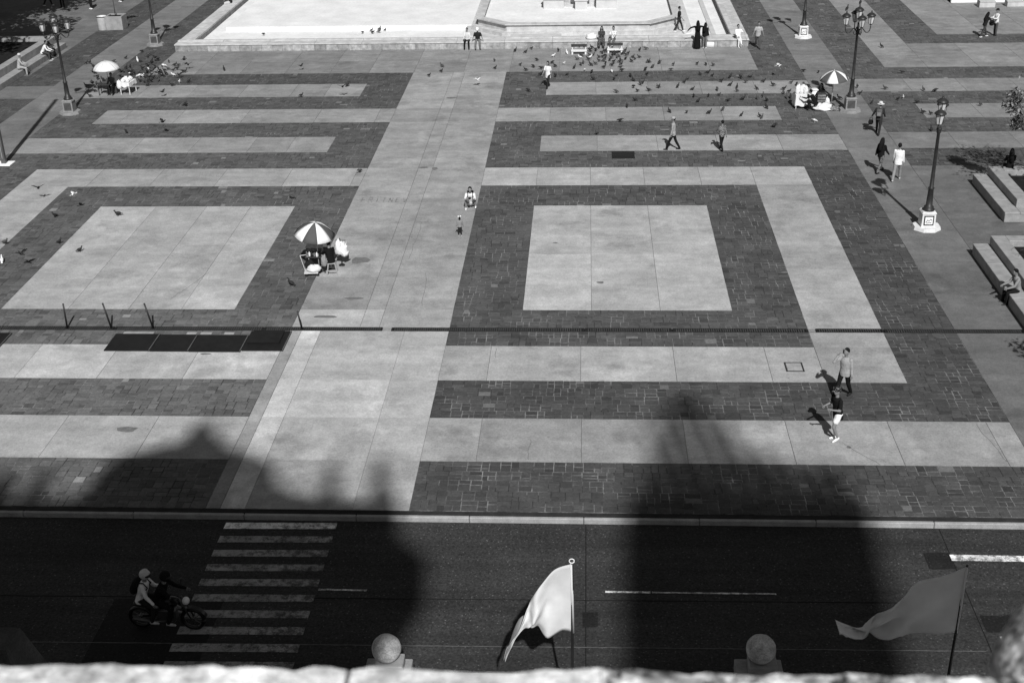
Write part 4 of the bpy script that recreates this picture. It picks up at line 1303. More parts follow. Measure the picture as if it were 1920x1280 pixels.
# ------------------------------------------------------------------ vendors: parasols, tables, goods
for nm, v in (('canopy_white', .82), ('canopy_grey', .10), ('canopy_cream', .74)):
    cloth_mat(nm, v, .15)
plain('plastic_white', .68, .45, .4, .06, 5)
plain('plastic_grey', .30, .45, .4, .1, 5)
plain('crate_dark', .035, .7, .3, .4, 6)
plain('goods_mixed', .16, .6, .3, .75, 9)
plain('metal_pale', .55, .4, .4, .15, 4)
def parasol(loc, label, z_top, r, drop, mats, tilt=(0, 0), n=8, round_=.35, rot=.2, ztop_pole=None):
    e = empty('parasol', loc, 0, label, 'parasol')
    bm = B(); tube(bm, [(0, 0, .02), (0, 0, z_top)], .022, 8); mesh_obj('pole', bm, 'metal_pale', e, smooth=True)
    bm = B(); frustum(bm, 0, 0, 0, .12, .22, .18, 12); mesh_obj('foot', bm, 'crate_dark', e)
    M = Matrix.Translation((0, 0, z_top)) @ Matrix.Rotation(tilt[0], 4, 'X') @ Matrix.Rotation(tilt[1], 4, 'Y')
    for k in range(n):
        bm = B()
        rows = []
        for i in range(7):
            t = i / 6
            rr = r * t
            zz = -drop * (t ** (1 + round_ * 2))
            row = []
            for j in range(5):
                a = rot + 2 * math.pi * (k + j / 4) / n
                sag = 1 - .045 * t * math.sin(math.pi * j / 4)
                row.append(bm.verts.new((rr * sag * math.cos(a), rr * sag * math.sin(a), zz - .02 * t * math.sin(math.pi * j / 4))))
            rows.append(row)
        for a_, b_ in zip(rows, rows[1:]):
            for j in range(4):
                bm.faces.new((a_[j], b_[j], b_[j + 1], a_[j + 1]))
        bmesh.ops.remove_doubles(bm, verts=bm.verts, dist=1e-5)
        bm.transform(M)
        o = mesh_obj('canopy_panel', bm, mats[k % len(mats)], e, smooth=True)
        md = o.modifiers.new('thick', 'SOLIDIFY'); md.thickness = .004
    for k in range(n):
        bm = B()
        a = rot + 2 * math.pi * k / n
        tube(bm, [M @ Vector((0, 0, -.03)), M @ Vector((r * .5 * math.cos(a), r * .5 * math.sin(a), -drop * .5 ** (1 + round_ * 2) - .02)), M @ Vector((r * math.cos(a), r * math.sin(a), -drop - .01))], .006, 5)
        mesh_obj('rib', bm, 'metal_pale', e)
    bm = B(); frustum(bm, 0, 0, 0, .07, .02, .008, 8); bm.transform(M); mesh_obj('tip', bm, 'metal_pale', e)
    return e
def box_thing(name, loc, size, mat, label, cat, parts=(), rz=0, group=None, bevel=.012):
    e = empty(name, loc, rz, label, cat, group)
    bm = B(); box(bm, -size[0] / 2, size[0] / 2, -size[1] / 2, size[1] / 2, 0, size[2], bevel); mesh_obj('body', bm, mat, e)
    for nm, (a, b, c, d, f, h), m in parts:
        bm = B(); box(bm, a, b, c, d, f, h, .004); mesh_obj(nm, bm, m, e)
    return e
def table(loc, sx, sy, sz, top_mat, leg_mat, label, cat='table', rz=0, cloth_drop=0):
    e = empty('table', loc, rz, label, cat)
    bm = B(); box(bm, -sx / 2, sx / 2, -sy / 2, sy / 2, sz - .03, sz, .006); mesh_obj('table_top', bm, top_mat, e)
    for a in (-1, 1):
        for b in (-1, 1):
            bm = B(); box(bm, a * (sx / 2 - .04) - .018, a * (sx / 2 - .04) + .018, b * (sy / 2 - .04) - .018, b * (sy / 2 - .04) + .018, 0, sz - .031); mesh_obj('leg', bm, leg_mat, e)
    if cloth_drop:
        bm = B()
        h = sz - cloth_drop
        ring = []
        for i in range(40):
            t = i / 40 * 4
            k, f = int(t), t % 1
            cs = [(-1, -1), (1, -1), (1, 1), (-1, 1)]
            x = cs[k][0] + (cs[(k + 1) % 4][0] - cs[k][0]) * f
            y = cs[k][1] + (cs[(k + 1) % 4][1] - cs[k][1]) * f
            ring.append((x * (sx / 2 + .012), y * (sy / 2 + .012)))
        a = [bm.verts.new((x, y, sz + .004)) for x, y in ring]
        b = [bm.verts.new((x * (1.05 + .03 * math.sin(i * 1.7)), y * (1.05 + .03 * math.cos(i * 1.3)), h + .04 * math.sin(i * .9))) for i, (x, y) in enumerate(ring)]
        bm.faces.new(a)
        for i in range(40): bm.faces.new((a[i], b[i], b[(i + 1) % 40], a[(i + 1) % 40]))
        mesh_obj('table_cloth', bm, 'plastic_white', e)
    return e
def stool(loc, rz, label):
    e = empty('stool', loc, rz, label, 'stool')
    bm = B(); box(bm, -.16, .16, -.16, .16, .43, .46, .015); mesh_obj('seat', bm, 'plastic_grey', e)
    for a in (-1, 1):
        for b in (-1, 1):
            bm = B(); tube(bm, [(a * .13, b * .13, .43), (a * .2, b * .2, 0)], [.028, .022], 6); mesh_obj('leg', bm, 'plastic_grey', e)
    bm = B()
    for a in (-1, 1):
        box(bm, -.17, .17, a * .172 - .012, a * .172 + .012, .15, .19)
        box(bm, a * .172 - .012, a * .172 + .012, -.15, .15, .152, .188)
    mesh_obj('stretcher', bm, 'plastic_grey', e)

# the stall on the central path
parasol((-10.42, 45.22, 0), 'striped white and grey parasol over the stall on the central path', 2.02, .80, .52, ('canopy_white', 'canopy_grey'), (rad(6), rad(8)), rot=.33)
stool((-9.86, 44.98, 0), .15, 'grey plastic stool under the vendor at the central stall')
person((-9.88, 45.0, 0), 38, 'person in a black top seated on a stool at the central stall, seen from behind', 1.62, SIT, (.008, 'long'), (.34, 'long'), ('short', .008), seat=.46, armL=(50, 14, 30, 0), lean=10, vox=NV)
table((-10.55, 45.35, 0), .75, .55, .62, 'crate_dark', 'iron_dark', 'small dark table holding goods under the central parasol')
e = box_thing('display_case', (-10.58, 45.42, .622), (.62, .34, .34), 'goods_mixed', 'small display case with mixed goods on the central stall table', 'display case', (('shelf', (-.33, .33, -.20, .19, .341, .36), 'metal_pale'), ('shelf', (-.33, .33, -.20, -.172, .16, .19), 'iron_dark')))
random.seed(5)
for i in range(7):
    x, y = -10.85 + .1 * i, 45.14 + .05 * (i % 2)
    bm = B(); lathe(bm, [(.035, 0), (.038, .02), (.036, .14), (.014, .18), (.014, .22)], 10)
    tag(mesh_obj('bottle', bm, ('goods_mixed', 'plastic_white', 'iron_dark')[i % 3], None, (x, y, .623), True), 'small bottle in the row at the front of the central stall table', 'bottle', 'bottles on the central stall')
e = empty('trolley', (-10.62, 44.86, 0), .1, 'low trolley with a pale handle in front of the central stall', 'trolley')
bm = B(); box(bm, -.30, .24, -.24, .2, .12, .16); mesh_obj('deck', bm, 'metal_pale', e)
bm = B(); tube(bm, [(-.30, .1, .14), (-.46, .26, .7)], .012, 6); tube(bm, [(-.02, .18, .14), (-.18, .32, .7)], .012, 6); tube(bm, [(-.46, .26, .7), (-.18, .32, .7)], .012, 6); mesh_obj('handle', bm, 'metal_pale', e)
for a in (-1, 1):
    for b in (-1, 1):
        bm = B(); bmesh.ops.create_cone(bm, cap_ends=True, segments=14, radius1=.06, radius2=.06, depth=.04, matrix=Matrix.Translation((a * .22, b * .2, .06)) @ Matrix.Rotation(math.pi / 2, 4, 'X')); mesh_obj('wheel', bm, 'iron_dark', e)
blob('plastic_bag', (-10.55, 44.80, .162), (.56, .42, .24), 'plastic_white', 'full white plastic bag on the low trolley at the central stall', 'bag', 3.1)
blob('dark_sack', (-10.72, 45.0, .162), (.42, .3, .34), cloth(.015), 'black sack heaped behind the white bag at the central stall', 'sack', 1.1)
blob('plush_toy', (-10.15, 44.97, .30), (.24, .22, .44), cloth(.24), 'grey lumpy bundle hanging left of the seated vendor', 'bundle', 7.7)
bm = B(); tube(bm, [(0, 0, 0), (0, 0, .30)], .02, 6)
tag(mesh_obj('bundle_stand', bm, 'iron_dark', None, (-10.15, 44.97, 0)), 'short dark stand under the grey bundle at the central stall', 'stand')
e = empty('bag_rack', (-9.62, 45.75, 0), 0, 'thin rack at the right of the central stall hung with white bags', 'rack')
bm = B(); tube(bm, [(0, 0, 0), (0, 0, 1.15)], .02, 6); tube(bm, [(-.2, 0, 1.06), (.22, 0, 1.06)], .015, 6); mesh_obj('rack_frame', bm, 'iron_dark', e)
bm = B(); frustum(bm, 0, 0, 0, .04, .13, .11, 10); mesh_obj('rack_foot', bm, 'iron_dark', e)
for i, (dx, zz, lab) in enumerate(((-.06, .64, 'white bag at the left of the two hanging on the rack'), (.14, .56, 'white bag at the right of the two hanging on the rack'))):
    blob('hanging_bag', (-9.62 + dx, 45.7, zz - .14), (.3, .24, .48), 'plastic_white', lab, 'bag', 2 + i * 3.3, 'white bags on the rack', .6)

# the stall by the right-hand lamp
parasol((13.3, 67.72, 0), 'striped white and grey parasol over the stall by the right-hand lamp', 1.95, .80, .46, ('canopy_white', 'canopy_grey'), (rad(4), rad(-4)), rot=.9)
person((12.75, 67.85, 0), 150, 'person in dark clothes sitting under the right-hand striped parasol', 1.6, SIT, (.012, 'long'), (.015, 'long'), ('long', .008), seat=.42, lean=12, vox=FV)
box_thing('crate', (12.75, 67.95, 0), (.4, .4, .42), 'crate_dark', 'dark crate used as a seat under the right-hand parasol', 'crate')
table((11.62, 67.55, 0), .72, .6, .78, 'plastic_white', 'metal_pale', 'draped white table of the stall by the right-hand lamp', rz=.12, cloth_drop=.62)
for i, (dx, dy) in enumerate(((-.24, -.1), (-.02, -.08), (.2, -.1), (-.14, .16), (.12, .16))):
    blob('white_parcel', (11.62 + dx, 67.55 + dy, .786), (.24, .26, .40), 'plastic_white', 'white parcel heaped on the draped table by the right-hand lamp', 'parcel', 4 + i * 1.3, 'parcels on the draped table')
person((11.98, 67.0, 0), 60, 'person in black bending low in front of the draped white table', 1.62, dict(legL=(110, 128, 12), legR=(96, 90, 8)), (.008, 'long'), (.010, 'long'), ('short', .008), armL=(60, 8, 40, 0), armR=(60, 8, 40, 0), lean=34, vox=FV)
blob('white_sack', (12.22, 67.75, .02), (.46, .42, .72), 'plastic_white', 'upright white sack behind the bending person at the right-hand stall', 'sack', 9.2)
e = empty('lidded_tub', (12.42, 67.95, 0), 0, 'tall white lidded tub at the right-hand stall', 'tub')
bm = B(); lathe(bm, [(.17, 0), (.21, .84)], 16); mesh_obj('tub', bm, 'plastic_white', e, smooth=True)
bm = B(); lathe(bm, [(.23, .842), (.235, .88), (.2, .92)], 16); mesh_obj('lid', bm, 'plastic_white', e, smooth=True)
box_thing('slatted_crate', (12.68, 67.45, 0), (.44, .34, .82), 'crate_dark', 'upright dark slatted crate at the right-hand stall', 'crate', tuple(('slat', (-.21, .21, -.186, -.172, .06 + .15 * k, .16 + .15 * k), 'goods_mixed') for k in range(5)))
blob('white_cloth_bundle', (12.75, 66.95, 0), (.95, .6, .34), 'plastic_white', 'spread white cloth bundle on the ground in front of the slatted crate', 'bundle', 5.5, None, .4)
blob('goods_heap', (13.28, 66.9, 0), (.55, .4, .2), 'goods_mixed', 'heap of small pale goods right of the white cloth bundle', 'goods', 8.5, None, .5)
blob('white_bag', (13.02, 67.5, 0), (.3, .26, .5), 'plastic_white', 'small white bag beside the pole of the right-hand parasol', 'bag', 6.4)

# the stall with the white parasol
parasol((-27.85, 71.45, 0), 'round off-white parasol over the stall among the pigeons at the left', 1.88, .80, .40, ('canopy_cream',), (rad(2), 0), n=10, round_=.55)
person((-27.6, 71.4, 0), 170, 'person in black sitting in the shade of the off-white parasol', 1.55, SIT, (.008, 'long'), (.01, 'long'), ('short', .008), seat=.42, lean=8, skin='skin_dark', vox=FV)
box_thing('crate', (-27.6, 71.55, 0), (.42, .42, .42), 'crate_dark', 'dark crate used as a seat under the off-white parasol', 'crate')
table((-28.0, 71.15, 0), .7, .5, .62, 'crate_dark', 'iron_dark', 'dark folding table under the off-white parasol')
table((-26.75, 71.5, 0), .62, .95, .70, 'plastic_white', 'plastic_white', 'white table with packets right of the off-white parasol', rz=-.1, cloth_drop=.22)
for i in range(6):
    blob('white_packet', (-26.9 + .28 * (i % 2), 71.2 + .28 * (i // 2), .706), (.24, .24, .2), 'plastic_white', 'white packet on the white table right of the off-white parasol', 'packet', i * 1.9, 'packets on the white table')
blob('white_bag', (-27.12, 71.15, .34), (.3, .3, .44), 'plastic_white', 'white bag hanging at the left side of the white table', 'bag', 4.4)

# ------------------------------------------------------------------ seated people at the planters and in the shade
person((15.55, 42.35, 0), 96, 'person in a grey shirt sitting on the long planter at the right edge', 1.68, SIT, (.22, 'long'), (.010, 'long'), ('short', .008), seat=.45, lean=14, head=(0, 14), vox=NV)
blob('paper_bag', (16.1, 42.9, .80), (.28, .22, .16), 'paper_white', 'crumpled white paper on the planter behind the seated person in grey', 'paper', 2.2)
person((18.95, 55.05, 0), -4, 'person with long black hair sitting on the far side of the right-hand planter', 1.64, SIT, (.008, 'long'), (.01, 'long'), ('long', .008), seat=.80, vox=NV)
person((-35.0, 75.75, 0), -74, 'person in pale clothes and cap sitting at the near end of the left seat', 1.66, SIT, (.36, 'long'), (.32, 'long'), ('short', .3), seat=.45, hat=('cap', .5), lean=12, vox=FV)
person((-34.98, 79.5, 0), -84, 'person in a white shirt and black waistcoat bending forward on the left seat', 1.66, SIT, (.70, 'long'), (.05, 'long'), ('short', .01), seat=.45, lean=30, shoes=.5, vox=FV)
person((-35.05, 80.4, 0), -80, 'person in dark clothes sitting in the tree shade on the left seat', 1.66, SIT, (.015, 'long'), (.02, 'long'), seat=.45, lean=10, vox=FV)
person((-41.4, 96.6, 0), -90, 'person with white shoes walking in the tree shade at the top left', 1.68, WALK, (.02, 'long'), (.02, 'long'), shoes=.8, vox=FV)
person((-40.0, 96.0, 0), 180, 'person in dark clothes standing in the tree shade at the top left', 1.68, STAND, (.02, 'long'), (.015, 'long'), vox=FV)
person((-37.5, 95.3, 0), 150, 'person with white shoes standing at the edge of the shade at the top', 1.66, STAND, (.02, 'long'), (.015, 'long'), shoes=.8, vox=FV)
person((-36.1, 97.9, 0), 150, 'person with pale shoes cut off by the top edge behind the planter box', 1.66, STAND, (.3, 'long'), (.05, 'long'), shoes=.8, vox=FV)
person((-26.55, 94.6, 0), 90, 'person in a black jacket and white shirt sitting on the left fountain rim', 1.66, SIT, (.02, 'long'), (.5, 'long'), seat=.475, shoes=.7, vox=FV)
bm = B(); box(bm, -.27, .27, -.06, .06, 0, .34, .05)
tag(mesh_obj('white_bag', bm, 'plastic_white', None, (7.95, 81.28, 0), True), 'white bag standing against the fountain wall right of the pair in black', 'bag')
blob('white_shawl', (.35, 81.85, .476), (.7, .5, .34), 'plastic_white', 'white cloth heaped on the wall left of the dress wearer', 'cloth', 3.7)
for (x, y), lab in (((-.42, 79.9), 'low white bench with a dark back slat among the pigeons, left one'), ((1.86, 80.15), 'low white bench with a dark back slat among the pigeons, right one')):
    e = empty('bench', (x, y, 0), 0, lab, 'bench', 'low benches by the fountain')
    bm = B(); box(bm, -.5, .5, -.22, .18, .18, .25, .012); mesh_obj('seat', bm, 'plastic_white', e)
    for a in (-1, 1):
        bm = B(); box(bm, a * .42 - .05, a * .42 + .05, -.18, .16, 0, .179); mesh_obj('leg', bm, 'plastic_white', e)
        bm = B(); box(bm, a * .42 - .02, a * .42 + .02, .182, .22, 0, .58); mesh_obj('back_post', bm, 'plastic_white', e)
    bm = B(); box(bm, -.5, .5, .15, .18, .40, .58, .006); mesh_obj('back_slat', bm, 'crate_dark', e)

# ------------------------------------------------------------------ motorcycle with two riders
plain('bike_black', .006, .3, .5, .2, 5)
plain('bike_metal', .10, .3, .5, .2, 5, metal=.6)
mb = empty('motorcycle', (-10.05, 23.78, RZ), -math.pi / 2 - .05, 'black motorcycle carrying two riders across the zebra crossing', 'motorcycle')
def wheel(y):
    bm = B(); tube(bm, [(0, y + .27 * math.cos(a * math.pi / 12), .31 + .27 * math.sin(a * math.pi / 12)) for a in range(25)], .05, 8); wv = mesh_obj('wheel', bm, 'bike_black', mb, smooth=True)
    bm = B()
    for k in range(10):
        a = k * math.pi / 5
        tube(bm, [(0, y, .31), (0, y + .25 * math.cos(a), .31 + .25 * math.sin(a))], .008, 4)
    bmesh.ops.create_cone(bm, cap_ends=True, segments=12, radius1=.06, radius2=.06, depth=.12, matrix=Matrix.Translation((0, y, .31)) @ Matrix.Rotation(math.pi / 2, 4, 'Y'))
    mesh_obj('rim', bm, 'bike_metal', wv)
wheel(.68); wheel(-.62)
bm = B()
for q in (-1, 1): tube(bm, [(q * .075, .68, .31), (q * .075, .50, .78), (q * .06, .44, .92)], .022, 6)
mesh_obj('fork', bm, 'bike_metal', mb, smooth=True)
bm = B(); tube(bm, [(-.36, .30, .98), (-.2, .40, 1.0), (0, .43, .95), (.2, .40, 1.0), (.36, .30, .98)], .016, 6); mesh_obj('handlebar', bm, 'bike_black', mb, smooth=True)
bm = B(); ball(bm, (0, .57, .84), (.10, .09, .10), 14, 10); mesh_obj('headlight', bm, 'paper_white', mb, smooth=True)
bm = B(); ball(bm, (0, .20, .80), (.14, .26, .13), 16, 10); mesh_obj('fuel_tank', bm, 'bike_black', mb, smooth=True)
bm = B(); box(bm, -.13, .13, -.72, .02, .70, .79, .03); mesh_obj('saddle', bm, 'bike_black', mb, smooth=True)
bm = B(); box(bm, -.12, .12, -.18, .30, .26, .62, .04); mesh_obj('engine', bm, 'bike_metal', mb)
bm = B(); tube(bm, [(.13, .1, .30), (.15, -.3, .28), (.16, -.75, .36)], [.03, .04, .05], 8); mesh_obj('exhaust', bm, 'bike_metal', mb, smooth=True)
bm = B(); tube(bm, [(0, -.62, .31), (0, -.2, .40), (0, .1, .70), (0, .42, .86)], .035, 6); tube(bm, [(0, -.72, .74), (0, -.2, .45)], .03, 6); mesh_obj('frame', bm, 'bike_black', mb, smooth=True)
bm = B()
for k in range(9):
    a = .25 + k * .26
    vs = [bm.verts.new((q * .065, .68 + .35 * math.cos(a), .31 + .35 * math.sin(a))) for q in (-1, 1)]
    if k: bm.faces.new((pv[0], pv[1], vs[1], vs[0]))
    pv = vs
o = mesh_obj('mudguard', bm, 'bike_black', mb); md = o.modifiers.new('thick', 'SOLIDIFY'); md.thickness = .008
for q, n_ in ((-1, 'mirror'), (1, 'mirror')):
    bm = B(); tube(bm, [(q * .3, .33, .98), (q * .36, .36, 1.14)], .009, 5); ball(bm, (q * .38, .36, 1.17), (.06, .02, .04), 10, 6); mesh_obj('mirror', bm, 'bike_black', mb)
MD = math.degrees(-math.pi / 2 - .05)
RIDE = dict(legL=(72, 88, 16), legR=(72, 88, 16))
def on_bike(y): 
    v = Matrix.Rotation(-math.pi / 2 - .05, 4, 'Z') @ Vector((0, y, 0))
    return (-10.05 + v.x, 23.78 + v.y, RZ)
person(on_bike(-.12), MD, 'person in black with a dark helmet driving the motorcycle', 1.70, RIDE, (.008, 'long'), (.010, 'long'), (None, .01), shoes=.4, seat=.79, armL=(46, 14, 10, 6), armR=(46, 14, 10, 6), lean=27, hat=('helmet', .012), vox=NV)
pp = person(on_bike(-.52), MD, 'person in a white shirt and white helmet riding behind on the motorcycle', 1.66, RIDE, (.80, 'long'), (.02, 'long'), (None, .01), shoes=.5, seat=.80, armL=(30, 12, 50, 0), armR=(20, 14, 30, 0), lean=18, hat=('helmet', .55), vox=NV)
backpack(pp, .012, 'black backpack worn by the passenger in white on the motorcycle')

# ------------------------------------------------------------------ pigeons
PIG_A = '-29.1 81.3,-28.4 80.4,-29.6 79.6,-30.1 78.6,-31.5 78.4,-31.7 78.3,-31.0 77.5,-30.4 75.9,-30.1 75.0,-29.7 74.5,-29.3 74.2,-29.7 72.8,-29.4 72.9,-29.2 72.6,-29.4 73.4,-29.1 73.1,-29.1 73.4,-28.9 71.7,-28.7 70.6,-28.5 75.0,-28.2 74.5,-28.0 74.5,-28.7 77.0,-28.5 77.2,-27.7 76.8,-28.6 78.9w,-28.4 78.7,-28.3 76.2,-28.2 76.3,-28.0 76.1,-28.0 75.5w,-27.8 75.4,-27.8 75.7,-27.6 75.9,-27.2 74.9w,-27.0 74.9w,-26.8 74.7,-26.4 74.2,-26.3 73.8,-26.1 73.8,-26.0 73.0,-26.5 73.6,-26.8 73.8,-27.4 77.0,-27.1 76.6w,-27.1 76.0,-26.9 76.3,-27.6 78.5,-27.4 78.8,-27.3 79.0,-27.6 78.1,-27.0 77.3,-26.9 76.7,-26.6 76.7,-26.4 76.1w,-26.4 75.6,-26.1 75.5,-26.1 75.9,-26.1 76.3,-25.8 75.6,-25.8 75.1,-25.9 74.8,-26.0 74.7,-26.2 74.6,-26.4 74.8,-26.6 74.8,-27.1 75.4,-25.7 74.0,-26.6 77.5,-26.5 77.4w,-26.5 78.5,-25.8 77.5,-25.6 77.6,-25.2 77.8,-25.4 76.7,-25.5 76.3,-26.0 76.7,-24.8 76.0,-25.2 75.1w,-24.7 74.7,-24.3 73.5w,-23.8 73.6,-24.6 72.8,-22.6 68.7'
PIG_B = '-0.5 78.2,-0.3 79.0,-0.3 78.6w,-0.1 77.3,-0.3 76.9,-0.4 81.4,-0.1 81.4,0.3 80.6,0.4 81.2,0.3 80.2,0.6 80.7,0.7 80.5,0.2 79.3,0.5 79.3,0.3 78.7w,0.2 78.1,0.8 78.7,0.8 77.8,0.3 76.8,0.6 77.1,1.0 79.8,1.1 79.7,1.2 80.1,1.3 80.5,1.1 78.8,1.2 79.1,1.3 78.8,1.2 78.0,1.1 77.8,1.2 77.1,1.1 76.1,1.7 79.3,1.8 79.5,2.1 80.0,1.6 78.5,1.5 78.0,1.7 77.5,1.6 76.6,2.0 78.6,2.1 78.9,2.3 79.6,2.4 79.7,2.5 79.2,2.5 80.3,2.7 79.6,3.4 80.3,3.8 80.7,2.9 78.6,3.0 78.1,3.3 78.6,2.5 78.2,2.8 77.6,2.1 77.9,2.1 77.5,2.2 77.0,2.1 76.0,2.2 75.3,3.9 77.4,4.1 76.2,4.5 77.1,3.6 75.6,3.6 74.4,2.7 74.1,2.8 73.2,1.6 75.1w,1.9 74.4,1.7 73.4,0.4 75.0,0.4 73.5,-0.0 75.5w,3.3 72.5,-8.8 76.8,-8.7 75.5,-9.4 74.5,-5.7 78.0,-4.5 80.6,-3.8 80.2,-3.5 81.1,-1.7 80.5,-2.0 79.1w,-3.0 78.1,-4.0 76.9,-3.6 75.7,-3.2 76.5,-2.7 76.0,-2.7 74.6,-2.1 77.4,-1.9 76.6,-1.8 74.2,-1.2 79.9w,-1.3 77.1w,-1.1 74.6,-3.3 71.0,-0.7 76.2,-5.5 76.2'
PIG_C = '1.8 70.6,2.8 71.7,3.2 72.3,2.9 70.8,3.6 70.9,4.2 71.6,2.7 69.0,2.3 67.7,4.5 66.7,1.8 65.0,0.6 62.8,3.9 77.4,4.1 76.2,4.5 77.1,5.1 75.5,5.3 76.6,6.8 76.8,7.3 76.6,7.7 76.5,7.3 74.7,7.5 74.0,6.8 74.4,8.5 73.8,9.1 73.5,9.7 73.8,6.0 73.4,5.7 72.6,7.9 72.8,9.2 72.6,8.3 72.0,8.6 71.5,8.5 70.7,9.7 71.2,7.5 70.9,6.1 71.1,5.3 71.7,4.2 71.6,10.3 72.6,10.7 71.9,11.8 72.3,12.1 71.9,11.2 71.0,11.1 70.2,11.4 70.4,11.1 69.3,11.3 69.3,12.9 74.9,13.7 74.7,6.0 69.6,6.2 68.7,6.9 69.7,7.5 69.9,7.9 68.7,8.7 69.0,9.5 69.2,9.9 69.8,10.0 68.7,9.8 67.4,7.4 67.0,6.6 66.4,5.4 66.5,4.5 66.7,8.3 65.9,9.2 65.7,9.3 65.5,9.7 63.9'
PIG_R = '18.6 80.8,18.5 74.4,15.4 71.3,15.2 69.9,16.8 70.9,18.9 70.6,19.5 70.4,17.1 68.7,17.4 69.1w,15.6 68.2,18.0 68.1,18.2 66.0,17.8 66.2,17.5 63.2,21.2 67.5,22.3 66.1,11.9 64.8w,9.7 63.9,13.9 69.0'
PIG_L = '-24.7 76.0,-22.4 76.4,-13.9 72.5,-16.3 70.3,-22.5 68.5,-23.3 51.1,-22.0 48.0,-24.2 48.0,-20.8 47.1,-20.6 51.3,-23.6 46.0w,-24.2 63.5,-13.3 53.4,-10.7 57.0,-11.3 43.8'
PIG_D = '-15.6 88.1,-15.2 85.8,-14.6 88.0,-14.8 87.4,-14.2 86.7,-14.0 87.0,-13.7 86.5,-14.7 86.4,-14.5 85.8,-14.1 86.0,-22.0 85.6,-21.3 88.0'
PIG_F = [(-24.8, 53.2, 0.64, 0), (-22.6, 51.8, 0.82, 1), (-22.4, 45.4, 0.65, 0), (-22.1, 63.2, 0.71, 0), (-6.3, 72.3, 0.4, 1), (11.2, 73.7, 0.7, 1), (-24.4, 70.5, 0.32, 0), (-13.8, 70.1, 0.65, 0), (-24.7, 76.8, 0.31, 0), (-17.5, 76.3, 0.3, 0)]

for nm, v in (('pigeon_dark', .020), ('pigeon_grey', .055), ('pigeon_white', .62)):
    plain(nm, v, .7, .3, .45, 14)
def pigeon_mesh(kind, mat, seed):
    random.seed(seed)
    bm = B()
    pitch_ = {'stand': .45, 'peck': -.25, 'walk': .25, 'fly': .05}[kind]
    zc = .155 if kind != 'fly' else 0
    M = Matrix.Translation((0, 0, zc)) @ Matrix.Rotation(pitch_, 4, 'X')
    ball(bm, (0, 0, 0), (.062, .125, .066), 12, 8, None)
    tail = [bm.verts.new(c) for c in ((-.02, -.09, .02), (.02, -.09, .02), (.045, -.235, .0), (-.045, -.235, .0), (-.02, -.09, .0), (.02, -.09, .0), (.045, -.235, -.01), (-.045, -.235, -.01))]
    for f in ((0, 1, 2, 3), (7, 6, 5, 4), (0, 4, 5, 1), (1, 5, 6, 2), (2, 6, 7, 3), (3, 7, 4, 0)): bm.faces.new([tail[i] for i in f])
    if kind == 'fly':
        for q in (-1, 1):
            up_ = random.uniform(.05, .22)
            w = [bm.verts.new((q * x, y, z)) for x, y, z in ((.04, .07, .03), (.17, .10, .03 + up_ * .6), (.33, -.02, .03 + up_), (.18, -.09, .03 + up_ * .55), (.05, -.06, .03), (.04, .06, .015), (.17, .09, .018 + up_ * .6), (.33, -.025, .022 + up_), (.18, -.095, .018 + up_ * .55), (.05, -.065, .015))]
            bm.faces.new(w[:5]); bm.faces.new(w[5:][::-1])
            for i in range(5): bm.faces.new((w[i], w[5 + i], w[5 + (i + 1) % 5], w[(i + 1) % 5]))
    else:
        for q in (-1, 1): ball(bm, (q * .05, -.035, .012), (.022, .125, .048), 8, 6)
    bm.transform(M)
    hd = M @ Vector((0, .11, .04))
    h2 = hd + Vector((0, .035, .075)) if kind in ('stand', 'walk') else hd + Vector((0, .06, -.045 if kind == 'peck' else .02))
    tube(bm, [M @ Vector((0, .07, .01)), hd, h2], [.045, .034, .028], 8)
    ball(bm, h2, (.03, .036, .03), 10, 8)
    tube(bm, [h2 + Vector((0, .03, -.004)), h2 + Vector((0, .06, -.014))], [.009, .003], 5)
    if kind != 'fly':
        for q in (-1, 1):
            tube(bm, [(q * .026, -.01, .11), (q * .028, .0, .0)], .008, 5)
            tube(bm, [(q * .028, -.015, .005), (q * .028, .04, .005)], .006, 4)
    bmesh.ops.recalc_face_normals(bm, faces=bm.faces)
    me = bpy.data.meshes.new('pigeon')
    bm.to_mesh(me); bm.free()
    for p in me.polygons: p.use_smooth = True
    me.materials.append(MATS[mat])
    return me
PM = {(k, m): pigeon_mesh(k, m, i) for i, (k, m) in enumerate((k, m) for k in ('stand', 'peck', 'walk', 'fly') for m in ('pigeon_dark', 'pigeon_grey', 'pigeon_white'))}
random.seed(21)
def pigeon(x, y, z, kind, mat, label, group):
    o = bpy.data.objects.new('pigeon', PM[(kind, mat)])
    C.objects.link(o)
    s = random.uniform(.76, .95)
    o.location = (x, y, z)
    o.scale = (s, s, s)
    o.rotation_euler = (0, 0, random.uniform(0, 6.283))
    tag(o, label, 'pigeon', group)
LAB_L = ('dark pigeon on pale paving right of the flock, below the fountain corner', 'dark pigeon on pale paving further right of the flock below the fountain', 'dark pigeon near the right end of the first pale bar left of the path', 'dark pigeon at the lower edge of the first pale bar left of the path',
         'dark pigeon on dark paving below and right of the off-white parasol', 'dark pigeon on the dark border at the upper left of the left square', 'dark pigeon on the dark border beside the left edge of the left square', 'dark pigeon on the pale ring at the far left', 'dark pigeon inside the left pale square near its left edge',
         'dark pigeon at the top of the left pale square', 'white pigeon on the dark border at the far left', 'dark pigeon alone on the dark bar below the five-lantern lamp', 'dark pigeon on the dark border above the right corner of the left square', 'dark pigeon at the right end of the pale bar by the path', 'dark pigeon on dark paving left of the central stall')
